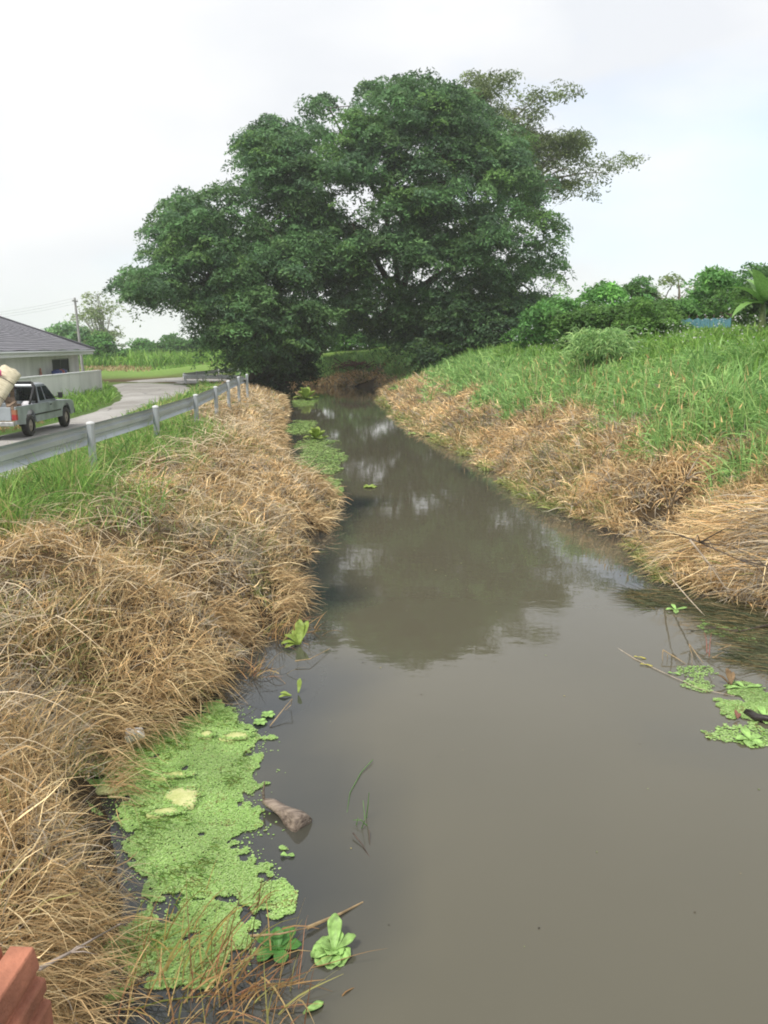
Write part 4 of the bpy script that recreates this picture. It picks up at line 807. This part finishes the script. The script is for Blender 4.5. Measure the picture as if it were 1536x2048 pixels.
# murky trailing weed just at the surface on the right
n=5200; x=rg.uniform(3.6,6.2,n); y=rg.uniform(7.6,11.2,n); k=(noise(x,y,1.4,3)+np.clip((x-4.3)*.3,-.4,.4)+np.clip((y-9.2)*.25,-.3,.4)>.55)&(sd(x,y)<.2); x,y=x[k],y[k]; n=len(x)
acc2=Acc(); acc2.add(ribbons(np.stack([x,y,np.full(n,.008)],1),2.9+rg.normal(size=n)*.45,rg.uniform(-.02,.1,n),rg.uniform(.15,.6,n),rg.uniform(.0,.5,n),rg.uniform(.006,.014,n),pick(np.array([[.10,.12,.06],[.14,.14,.07],[.08,.10,.05],[.25,.19,.09]]),n,rg),3,rg,ground=True))
tag(acc2.build('drifting_weed',BLADE),'dull olive weed drifting at the surface by the right bank','water weed',kind='stuff')
# cream floating algae mats
ALG=mat('cream_algae',(.56,.56,.27),.8,var=.12,scale=14,bump=.5,bscale=60,col2=(.40,.45,.16))
def blob(name,cx,cy,rx,ry,rot,label,cat,m,th=.02,seed=0,z=.012,n=34):
    r0=np.random.default_rng(seed); ph=r0.random(5)*6.28; c=gp(cx,cy); V=[];F=[]; rings=[1,.97,.7,.35]
    for q,rr_ in enumerate(rings):
        for i in range(n):
            a=6.283*i/n; k=1+.13*math.sin(2*a+ph[0])+.10*math.sin(3*a+ph[1])+.06*math.sin(5*a+ph[2])+.05*math.sin(9*a+ph[3])+.05*math.sin(17*a+ph[4])+.04*math.sin(29*a+ph[0]); x,y=rx*k*rr_*math.cos(a),ry*k*rr_*math.sin(a)
            V.append((x*math.cos(rot)-y*math.sin(rot),x*math.sin(rot)+y*math.cos(rot),(0 if q==0 else th*(.75+.25*math.sin(x*40)*math.cos(y*33))+.004*q)))
    V.append((0,0,th+.012))
    for q in range(3):
        for i in range(n): F.append((q*n+i,q*n+(i+1)%n,(q+1)*n+(i+1)%n,(q+1)*n+i))
    for i in range(n): F.append((3*n+i,3*n+(i+1)%n,4*n))
    o=mk(name,V,F,m,smooth=True); o.location=(c.x,c.y,z); return tag(o,label,cat)
blob('algae_mat',366,1602,.12,.14,.3,'round cream algae mat, the thickest one in the middle of the duckweed','algae mat',ALG,.03,1,z=.015)
blob('algae_mat',330,1630,.13,.055,.35,'long narrow cream algae mat trailing from the round one','algae mat',ALG,.02,2,z=.013)
blob('algae_mat',345,1556,.15,.05,.25,'mossy cream algae mat under brown weed above the round one','algae mat',mat('mossy_algae',(.48,.50,.2),.8,var=.3,scale=22,bump=.5,bscale=50,col2=(.16,.22,.05)),.02,3)
blob('algae_mat',472,1477,.14,.075,.1,'cream algae mat on the open water edge of the duckweed below the bank','algae mat',ALG,.018,4)
blob('algae_mat',412,1474,.075,.07,.6,'small cream algae mat close beside the one at the open water edge','algae mat',ALG,.018,5)
blob('algae_mat',212,1588,.09,.05,.2,'cream algae mat half hidden under the dry grass edge','algae mat',ALG,.018,6,z=.02)
# loose fronds lying over the rims of the mats
acc=Acc()
for cx,cy,rx,ry in [(366,1602,.12,.14),(330,1630,.13,.055),(345,1556,.15,.05),(472,1477,.14,.075),(412,1474,.075,.07)]:
    c=gp(cx,cy); n=420; a=rg.random(n)*6.28; q=1+.22*rg.normal(size=n)*.8; x=c.x+rx*q*np.cos(a); y=c.y+ry*q*np.sin(a)
    acc.add(discs(x,y,.035+rg.random(n)*.012,.0075*rg.uniform(.6,1.4,n),tone(pick(DCOL,n,rg,.14),x,y,n),rg))
n=240; y=rg.uniform(4,30,n)**1.; x=np.array([rg.uniform(edgeL(q)+.3,edgeR(q)-.3) for q in y]); k=x<6; x,y=x[k],y[k]; n=len(x)
acc.add(discs(x,y,np.full(n,.004),rg.uniform(.003,.011,n)*np.interp(y,[4,30],[.8,2.2]),pick(np.array([[.10,.08,.05],[.28,.24,.10],[.20,.26,.08],[.06,.05,.04]]),n,rg),rg,tilt=.02))
tag(acc.build('floating_debris',WEED),'loose fronds and specks of leaf scattered on the water','floating specks',kind='stuff')
# white foam chunk in the grass
b=MB(); b.add([(-.12,-.06,0),(.10,-.08,0),(.13,.05,0),(-.08,.07,0),(-.13,-.04,.10),(.04,-.07,.14),(.12,.04,.06),(-.07,.06,.15)],[(0,3,2,1),(4,5,6,7),(0,1,5,4),(1,2,6,5),(2,3,7,6),(3,0,4,7)])
o=b.build('foam_chunk',mat('white_foam',(.80,.79,.78),.8,var=.05,bump=.2,bscale=80),bevel=.012); c=gp(266,1472,.1); o.location=(c.x+.03,c.y-.03,.11); o.scale=(.72,.72,.72); o.rotation_euler=(R(22),R(-14),R(30)); tag(o,'broken chunk of white foam lodged at the foot of the dry grass','foam')
# drift log
LOG=mat('wet_driftwood',(.27,.215,.17),.65,var=.35,scale=7,bump=.8,bscale=14,stretch=(1,4,4),col2=(.10,.075,.06))
a=gp(528,1603,.05); c=gp(606,1648,.03); d=c-a; b=MB(); n=16; V=[];F=[]; ring=12
for i in range(n):
    t=i/(n-1); r_=.022+.072*t**1.3+(.008*math.sin(t*9)); p=d*t+Vector((0,0,.012*math.sin(t*5)))
    r_=r_*(1 if i<n-1 else .90)
    ax=d.normalized(); s=ax.cross(Vector((0,0,1))).normalized(); up=s.cross(ax)
    for k in range(ring):
        th=6.283*k/ring; rr_=r_*(1+.14*math.sin(3*th+i*.3)+.07*math.sin(7*th)); V.append(p+s*rr_*math.cos(th)+up*rr_*math.sin(th))
for i in range(n-1):
    for k in range(ring): F.append((i*ring+k,i*ring+(k+1)%ring,(i+1)*ring+(k+1)%ring,(i+1)*ring+k))
F+= [tuple(range(ring))[::-1],tuple((n-1)*ring+k for k in range(ring))]
lg=mk('drift_log',V,F,LOG,smooth=True); lg.location=a; tag(lg,'tapering brown drift log floating at the edge of the duckweed','log')
b=MB(); b.tube([(.0,.0,-.02),(-.005,.01,.08),(.01,.0,.17)],[.012,.01,.004],6); b.build('twig',LOG,lg)
# ---- leafy water plants
LET=flatleaf('water_lettuce_leaf',(.36,.58,.18),var=.3); LETD=flatleaf('dark_water_leaf',(.10,.27,.06)); LETY=flatleaf('yellowish_water_leaf',(.34,.46,.10))
def lettuce(px,py,leaves_,label,m=LET,size=.12,seed=0,cat='water plant',name='water_lettuce',group=None,z=.012):
    """a rosette: every leaf (azimuth, elevation, length, width) is a part"""
    c=gp(px,py); t=empty(name,(c.x,c.y,z),label=label,cat=cat,group=group)
    for a,e,L,W in leaves_:
        b=MB(); a=R(a);e=R(e); d=(math.cos(a)*math.cos(e),math.sin(a)*math.cos(e),math.sin(e)); V=[];F=[];n=8;mm=6; r0=np.random.default_rng(seed+int(a*100))
        dv=Vector(d); s=dv.cross(Vector((0,0,1))).normalized() if abs(dv.z)<.98 else Vector((1,0,0)); up=s.cross(dv)
        for i in range(n+1):
            tt=i/n; w=W*(.22+.78*math.sin(min(1,tt*1.12)*math.pi/2)**1.1)*(1 if tt<.86 else 1-(tt-.86)*3.2)
            for j in range(mm+1):
                q=j/mm*2-1; rip=.025*L*math.cos(q*9)*tt+.03*L*math.sin(tt*7+a); p=dv*L*tt*(1-.10*q*q*tt)+s*w*.5*q+up*(rip+.22*w*q*q-.18*L*tt*tt*math.cos(e)); V.append(p)
        for i in range(n):
            for j in range(mm): k=i*(mm+1)+j; F.append((k,k+1,k+mm+2,k+mm+1))
        o=mk('leaf',V,F,m,t,smooth=True); o.modifiers.new('s','SOLIDIFY').thickness=.003
    return t
lettuce(668,1905,[(200,14,.14,.11),(160,10,.13,.12),(228,9,.14,.12),(262,7,.13,.12),(296,6,.12,.12),(330,12,.11,.10),(90,50,.20,.09),(74,40,.12,.08),(20,34,.15,.08),(125,28,.10,.10),(180,38,.09,.09),(250,34,.08,.09),(310,30,.08,.08)],'largest bright green water lettuce alone on open water near the bridge',seed=1)
lettuce(556,1902,[(150,20,.15,.11),(60,24,.16,.10),(10,15,.14,.09),(220,12,.14,.10),(290,10,.12,.09),(100,50,.12,.08)],'dark glossy green water plant at the tip of the brown reeds',LETD,seed=2,name='water_plant')
lettuce(600,1290,[(95,62,.30,.12),(60,58,.30,.09),(160,34,.22,.11),(190,18,.22,.10),(215,12,.20,.09),(130,48,.20,.1)],'yellow green leafy plant at the tip of the dry grass by the bank',LETY,seed=3,name='water_plant')
for px,py,lv,lb,m in [(583,1393,[(170,20,.12,.055),(195,10,.13,.05)],'yellowish pair of leaves lying flat on the water by a bent stalk',LETY),(597,1388,[(80,66,.15,.05)],'single upright yellowish leaf standing out of the water by a bent stalk',LETY),(607,2032,[(40,8,.13,.05)],'single pale green pointed leaf floating nearest the bridge',LET),(1530,1437,[(180,20,.14,.09),(90,30,.15,.08),(250,12,.14,.09),(20,20,.12,.08)],'water lettuce in the light green raft beside the dark drift wood',LET),(1500,1482,[(180,15,.13,.1),(100,30,.14,.09),(240,10,.13,.1),(300,10,.12,.1),(20,20,.12,.08)],'water lettuce drifting just off the light green raft near the right edge',LET),(1490,1378,[(180,10,.2,.06),(10,14,.2,.06),(120,20,.12,.06)],'narrow leaved pale plant at the back of the light green raft',LET),(1352,1222,[(180,15,.14,.07),(100,30,.13,.06),(250,10,.12,.07),(10,20,.16,.06)],'small light green plant at the end of the fallen yellow stalk',LET),(575,1714,[(170,12,.05,.045),(10,5,.05,.04)],'tiny round light green leaf pair out from the duckweed',LET)]:
    lettuce(px,py,lv,lb,m,seed=int(px),name='water_plant')
for i,(px,py,lb) in enumerate([(536,1432,'feathery green sprig on the water just below the bent stalk'),(520,1447,'feathery green sprig touching the corner of the duckweed'),(740,975,'small light sprig alone in mid stream beyond the grass point'),(824,868,'small bright sprig floating off the far right bank')]):
    f=1 if py>1200 else 2.6
    lettuce(px,py,[(a,12+8*(k%2),.07*f,.045*f) for k,a in enumerate(range(0,360,52))],lb,LET if i!=2 else LETY,seed=200+i,name='water_sprig')
for i,(px,py,lb) in enumerate([(632,880,'leafy green plant rising from the nearer far raft on the left bank'),(612,800,'leafy yellow green plant at the farthest raft on the left bank'),(846,826,'leafy plant at the outer tip of the far right raft')]):
    s=gp(px,py).y/30; lettuce(px,py,[(a,20+25*(k%3),.5*s,.3*s) for k,a in enumerate(range(0,360,33))],lb,LETY,seed=300+i,name='water_plant',z=.03)
# reeds and stalks
def stalks(name,specs,label,cat,m,parts=True,group=None):
    o0=Vector(specs[0][0][0]); t=empty(name,(o0.x,o0.y,0),label=label,cat=cat,group=group)
    for pts,r in specs:
        b=MB(); P=[Vector(p)-Vector((o0.x,o0.y,0)) for p in pts]; P2=[]
        b.tube(P,[r*(1-.6*i/(len(P)-1)) for i in range(len(P))],6); b.build('stalk',m,t)
    return t
GST=flatleaf('green_stalk',(.14,.30,.07)); TAN=mat('tan_stalk',(.42,.30,.16),.8,var=.25,scale=10); DKS=mat('wet_dark_stalk',(.09,.065,.05),.6,var=.3,scale=10); REDS=mat('reddish_stalk',(.24,.10,.07),.7,var=.2,scale=10); PALS=mat('pale_stalk',(.52,.43,.32),.8,var=.2,scale=10)
def W(px,py,z): return gp(px,py,z)
stalks('green_reed',[([W(732,1640,-.02),W(736,1610,.12),W(738,1585,.22)],.005),([W(722,1660,-.02),W(730,1640,.10),W(726,1600,.2)],.004),([W(712,1655,-.02),W(716,1635,.06)],.004),([W(738,1655,-.02),W(722,1640,.05),W(706,1640,.03)],.004)],'thin green reed shoots standing alone right of the drift log','reed',GST)
stalks('trailing_stalk',[([W(745,1520,.02),W(722,1545,.01),W(700,1585,.01),W(694,1625,.0)],.004)],'thin knotted stem trailing over the water above the green reeds','stem',GST)
stalks('sunken_stalk',[([W(706,1666,.03),W(725,1690,.01),W(748,1730,-.01)],.006),([W(738,1660,.03),W(740,1690,.0)],.005)],'dark bent stalk sinking below the green reeds','stalk',DKS)
stalks('long_stalk',[([W(500,1872,.12),W(560,1868,.10),W(614,1856,.03)],.008),([W(614,1856,.03),W(680,1828,.012),W(726,1804,.0)],.012)],'long brown stalk running out from the reeds into the water','stalk',TAN)
stalks('bent_stalk',[([W(540,1452,.01),W(572,1412,.09),W(584,1398,.13)],.006),([W(584,1398,.13),W(582,1410,.03),W(566,1424,-.01)],.004)],'bent brown stalk leaning from the duckweed corner toward two leaves','stalk',TAN)
stalks('yellow_stalk',[([W(590,1322,.05),W(620,1318,.06),W(660,1297,.02)],.007)],'yellow straw poking out from the bank below the leafy plant','stalk',TAN)
stalks('fallen_stalk',[([W(1345,1160,.25),W(1380,1200,.12),W(1410,1232,.01)],.010)],'long yellow stalk fallen from the right bank into the water','stalk',PALS)
stalks('red_stalk',[([W(1414,1312,-.02),W(1413,1280,.10),W(1408,1264,.16)],.008),([W(1418,1318,-.02),W(1420,1285,.12),W(1423,1266,.16)],.008)],'upright pair of reddish stalks in the water off the right bank','stalk',REDS)
stalks('bent_stalk',[([W(1326,1300,.10),W(1350,1314,.06),W(1372,1328,.0)],.007),([W(1326,1300,.10),W(1325,1312,.05),W(1326,1326,-.02)],.006),([W(1335,1310,.06),W(1335,1322,-.02)],.005)],'folded yellow and red stalk standing in the water left of the reddish pair','stalk',TAN)
stalks('thin_stalk',[([W(1380,1290,.12),W(1396,1312,.06),W(1408,1328,-.01)],.005),([W(1378,1288,.12),W(1384,1310,.05),W(1384,1336,-.02)],.005)],'thin crossed tan stalks just left of the reddish pair','stalk',TAN)
stalks('thin_stalk',[([W(1436,1300,.02),W(1462,1290,.06),W(1440,1288,.05),W(1428,1284,.08)],.006),([W(1425,1316,.0),W(1448,1304,.06)],.007)],'bent tan stalks under the small green tuft right of the reddish pair','stalk',TAN)
stalks('floating_stalk',[([W(1220,1287,-.01),W(1270,1318,.006),W(1320,1342,.010),W(1400,1378,.012),W(1470,1392,.012)],.006)],'long thin stem lying on the water leading to the light green raft','stem',PALS)
# yellow petals along the floating stem
for i,(px,py,lb) in enumerate([(1276,1316,'round yellow leaf at the outer end of the long floating stem'),(1289,1331,'narrow yellow leaf second along the long floating stem'),(1345,1348,'pale green leaf midway along the long floating stem'),(1375,1366,'light green leaf on the long floating stem nearest the raft')]):
    lettuce(px,py,[(-20,4,.09,.035),(150,6,.05,.03)],lb,flatleaf('yellow_leaf',(.55,.50,.12)) if i<2 else LET,seed=400+i,name='floating_leaf',cat='leaf')
b=MB(); V=[];F=[]
o=branch('drift_wood',[W(1496,1428,.0),W(1514,1436,.035),W(1540,1438,.04),W(1570,1448,.07),W(1600,1440,.08)],.055,mat('black_wet_wood',(.03,.024,.02),.4,bump=.5,bscale=12),'dark wet drift wood at the right edge of the light green raft','drift wood',2,77)
DK2=mat('dark_dead_wood',(.13,.10,.075),.85,var=.3,scale=6); PT2=mat('bleached_dead_wood',(.42,.34,.25),.85,var=.25,scale=6)
for i,(P3,r,m,lb) in enumerate([
 ([(1352,1052,.35),(1340,1020,.75),(1352,985,1.15),(1372,960,1.45)],.03,PT2,'forked bleached branch standing over the dark hollow in the right bank'),
 ([(1290,1045,.15),(1330,1060,.5),(1400,1085,.8),(1480,1120,.8)],.022,DK2,'dark dead branch lying along the hollow in the right bank'),
 ([(1380,1080,.85),(1420,1130,.6),(1450,1175,.35),(1475,1225,.0)],.016,PT2,'bleached branch sliding off the right bank toward the olive weed'),
 ([(1536,1250,.05),(1480,1262,.04),(1430,1256,.02),(1390,1262,.0)],.012,DK2,'dark twig lying in the olive weed by the right bank'),
 ([(1536,1170,.3),(1470,1180,.2),(1410,1192,.1),(1372,1205,.02)],.014,DK2,'thin dark branch trailing into the water beside the fallen yellow stalk')]):
    branch('dead_branch',[gp(*q) for q in P3],r,m,lb,'branch',9,700+i)
# brown stump of dead reed base on the raft
lettuce(1462,1372,[(100,60,.18,.07),(60,45,.16,.05),(150,40,.16,.05)],'curled dry brown leaf standing at the back of the light green raft',mat('curled_dry_leaf',(.26,.17,.09),.8,var=.3,scale=10),seed=500,name='dry_leaf',cat='leaf')
lettuce(1475,1440,[(90,50,.09,.035),(50,30,.08,.03)],'dark red brown leaf at the front of the light green raft',REDS,seed=501,name='dry_leaf',cat='leaf')
# brown reed clump at the bottom, between duckweed and water lettuce: clumps that can be told apart
def reedclump(px,py,n,hgt_,label,seed,pal,spread=.18,az=.6):
    r0=np.random.default_rng(seed); c=gp(px,py); t=empty('reed_clump',(c.x,c.y,0),label=label,cat='reed clump'); bs=np.stack([r0.normal(size=n)*spread,r0.normal(size=n)*spread*.7,np.zeros(n)-.02],1); a=Acc()
    a.add(ribbons(bs,az+r0.normal(size=n)*.9,r0.uniform(.3,1.45,n),r0.uniform(.5,1.1,n)*hgt_,r0.uniform(.2,2.2,n),r0.uniform(.005,.013,n),pick(pal,n,r0),5,r0,ground=False)); a.build('stalk',STRAW,t); t.children[0]['kind']='stuff'; return t
RD=np.array([[.40,.25,.11],[.33,.19,.08],[.45,.33,.15],[.25,.24,.08],[.30,.15,.08]])
reedclump(455,1975,70,.55,'brown reed clump leaning right beside the floating lettuce at the near bank',601,RD)
reedclump(350,2030,70,.5,'brown reed clump nearest the bridge at the bottom of the bank',602,RD,.25)
reedclump(500,2040,45,.45,'thin brown reed clump standing in dark water next to the pale floating leaf',603,RD)
reedclump(505,1812,14,.28,'few stubby olive stalks at the tip of the duckweed',604,RD*.8,.04)
reedclump(300,1935,60,.5,'yellowish reed clump between the duckweed and the terracotta railing',605,RD*np.array([1.,1.15,.9]),.25)
reedclump(560,1272,90,.5,'dry reed clump overhanging the water beside the yellow green plant',606,RD*1.15,.22,.3)
reedclump(508,1350,40,.4,'pale dry reed tuft standing at the tip of the near grass bank',607,RD*1.25,.12,.4)
o=branch('dead_stalk',[W(78,1938,.55),W(140,1905,.5),W(236,1850,.38)],.012,mat('grey_stalk',(.40,.33,.28),.85,var=.2,scale=10),'thick grey dead stalk slanting over the near bank by the railing','stalk',4,610)
# ------------------------------------------------------------------ moulded terracotta railing of the bridge under the camera
TERR=mat('terracotta_paint',(.44,.175,.105),.85,var=.22,scale=14,bump=.25,bscale=130,detail=9)
def rail_end():
    n=60; prof=[]                              # stepped mouldings across the rail
    steps=[(-0.3,0),(-0.05,0),(-0.048,-0.003),(-0.046,-0.018),(-0.038,-0.018),(-0.036,-0.003),(-0.034,0),(0,0),(0.002,-0.003),(0.007,-0.03),(0.007,-0.036),(0.001,-0.038),(0.001,-0.05),(0.013,-0.052),(0.015,-0.056),(0.015,-0.074),(0.009,-0.076),(0.009,-0.088),(0.018,-0.09),(0.02,-0.094),(0.02,-0.26),(-0.3,-0.26)]
    b=MB(); b.prism(steps,-1.0,0,'y'); return b
ro=rail_end().build('bridge_railing',TERR,bevel=.0015); p=at(66,1893,1.02); ro.location=p; ro.rotation_euler=(0,0,R(-3)); tag(ro,'end of a terracotta red moulded concrete bridge railing at the near corner','railing')
# ------------------------------------------------------------------ humid air
hm,hn,hl=nt('humid_air'); ho=hn.new('ShaderNodeOutputMaterial'); hv=hn.new('ShaderNodeVolumePrincipled'); hv.inputs['Density'].default_value=.00065; hv.inputs['Color'].default_value=(.96,.98,1,1); hv.inputs['Anisotropy'].default_value=.2; hl.new(hv.outputs[0],ho.inputs['Volume'])
b=MB(); b.box((0,420,16),(1100,1100,40)); hz_=b.build('haze',hm); tag(hz_,kind='stuff')
# ------------------------------------------------------------------ light
EL,AZ=R(56),R(215)      # sun high, behind and to the left of the camera
w=bpy.data.worlds.new('World'); sc.world=w; w.use_nodes=True; n=w.node_tree.nodes; l=w.node_tree.links; n.clear()
out=n.new('ShaderNodeOutputWorld'); bg=n.new('ShaderNodeBackground'); bg.inputs['Strength'].default_value=.1; l.new(bg.outputs[0],out.inputs[0])
sky=n.new('ShaderNodeTexSky'); sky.sky_type='NISHITA'; sky.sun_disc=False; sky.sun_elevation=EL; sky.sun_rotation=AZ; sky.dust_density=2.5; sky.air_density=1.
tc=n.new('ShaderNodeTexCoord'); mp=n.new('ShaderNodeMapping'); mp.inputs['Scale'].default_value=(1.1,1.1,3.6); mp.inputs['Location'].default_value=(.35,.2,.1); mp.inputs['Rotation'].default_value=(0,R(-8),0); l.new(tc.outputs['Generated'],mp.inputs[0])
nz=n.new('ShaderNodeTexNoise'); nz.inputs['Scale'].default_value=1.9; nz.inputs['Detail'].default_value=6; nz.inputs['Roughness'].default_value=.48; l.new(mp.outputs[0],nz.inputs['Vector'])
nz2=n.new('ShaderNodeTexNoise'); nz2.inputs['Scale'].default_value=3.4; nz2.inputs['Detail'].default_value=4; nz2.inputs['Roughness'].default_value=.42; mp2=n.new('ShaderNodeMapping'); mp2.inputs['Location'].default_value=(3.1,1.7,.4); mp2.inputs['Scale'].default_value=(1,1,2.2); l.new(tc.outputs['Generated'],mp2.inputs[0]); l.new(mp2.outputs[0],nz2.inputs['Vector'])
shade=n.new('ShaderNodeValToRGB'); shade.color_ramp.elements[0].position=.34; shade.color_ramp.elements[0].color=(6.5,6.7,7.05,1); shade.color_ramp.elements[1].position=.62; shade.color_ramp.elements[1].color=(7.7,7.75,7.8,1); l.new(nz2.outputs[0],shade.inputs[0])
# gaps of blue: thinner cloud toward the low right
dt=n.new('ShaderNodeVectorMath'); dt.operation='DOT_PRODUCT'; dt.inputs[1].default_value=Vector((.38,.88,.20)).normalized(); l.new(tc.outputs['Generated'],dt.inputs[0])
mr=n.new('ShaderNodeMapRange'); mr.inputs[1].default_value=.90; mr.inputs[2].default_value=1.0; mr.inputs[3].default_value=0; mr.inputs[4].default_value=.15; l.new(dt.outputs['Value'],mr.inputs[0])
su=n.new('ShaderNodeMath'); su.operation='SUBTRACT'; l.new(nz.outputs[0],su.inputs[0]); l.new(mr.outputs[0],su.inputs[1])
cov=n.new('ShaderNodeMapRange'); cov.inputs[1].default_value=.22; cov.inputs[2].default_value=.44; cov.inputs[3].default_value=.52; cov.inputs[4].default_value=1; l.new(su.outputs[0],cov.inputs[0])
mx=n.new('ShaderNodeMix'); mx.data_type='RGBA'; l.new(cov.outputs[0],mx.inputs[0]); bo_=n.new('ShaderNodeVectorMath'); bo_.operation='SCALE'; bo_.inputs['Scale'].default_value=2.2; l.new(sky.outputs[0],bo_.inputs[0]); l.new(bo_.outputs[0],mx.inputs[6]); l.new(shade.outputs[0],mx.inputs[7]); l.new(mx.outputs[2],bg.inputs['Color'])
sun=bpy.data.objects.new('sun',bpy.data.lights.new('sun','SUN')); C.objects.link(sun); sun.data.energy=2.5; sun.data.angle=R(10); sun.data.color=(1,.95,.86)
sun.rotation_euler=Vector((-math.sin(AZ)*math.cos(EL),-math.cos(AZ)*math.cos(EL),-math.sin(EL))).to_track_quat('-Z','Y').to_euler()
vs=sc.view_settings; vs.view_transform='Standard'; vs.look='None'; vs.exposure=.46; vs.gamma=1; vs.use_curve_mapping=False
sc.cycles.max_bounces=6; sc.cycles.volume_bounces=1; sc.cycles.diffuse_bounces=3; sc.cycles.glossy_bounces=3; sc.cycles.transmission_bounces=3; sc.cycles.use_denoising=True
sc.cycles.pixel_filter_type='BLACKMAN_HARRIS'; sc.cycles.filter_width=1.9
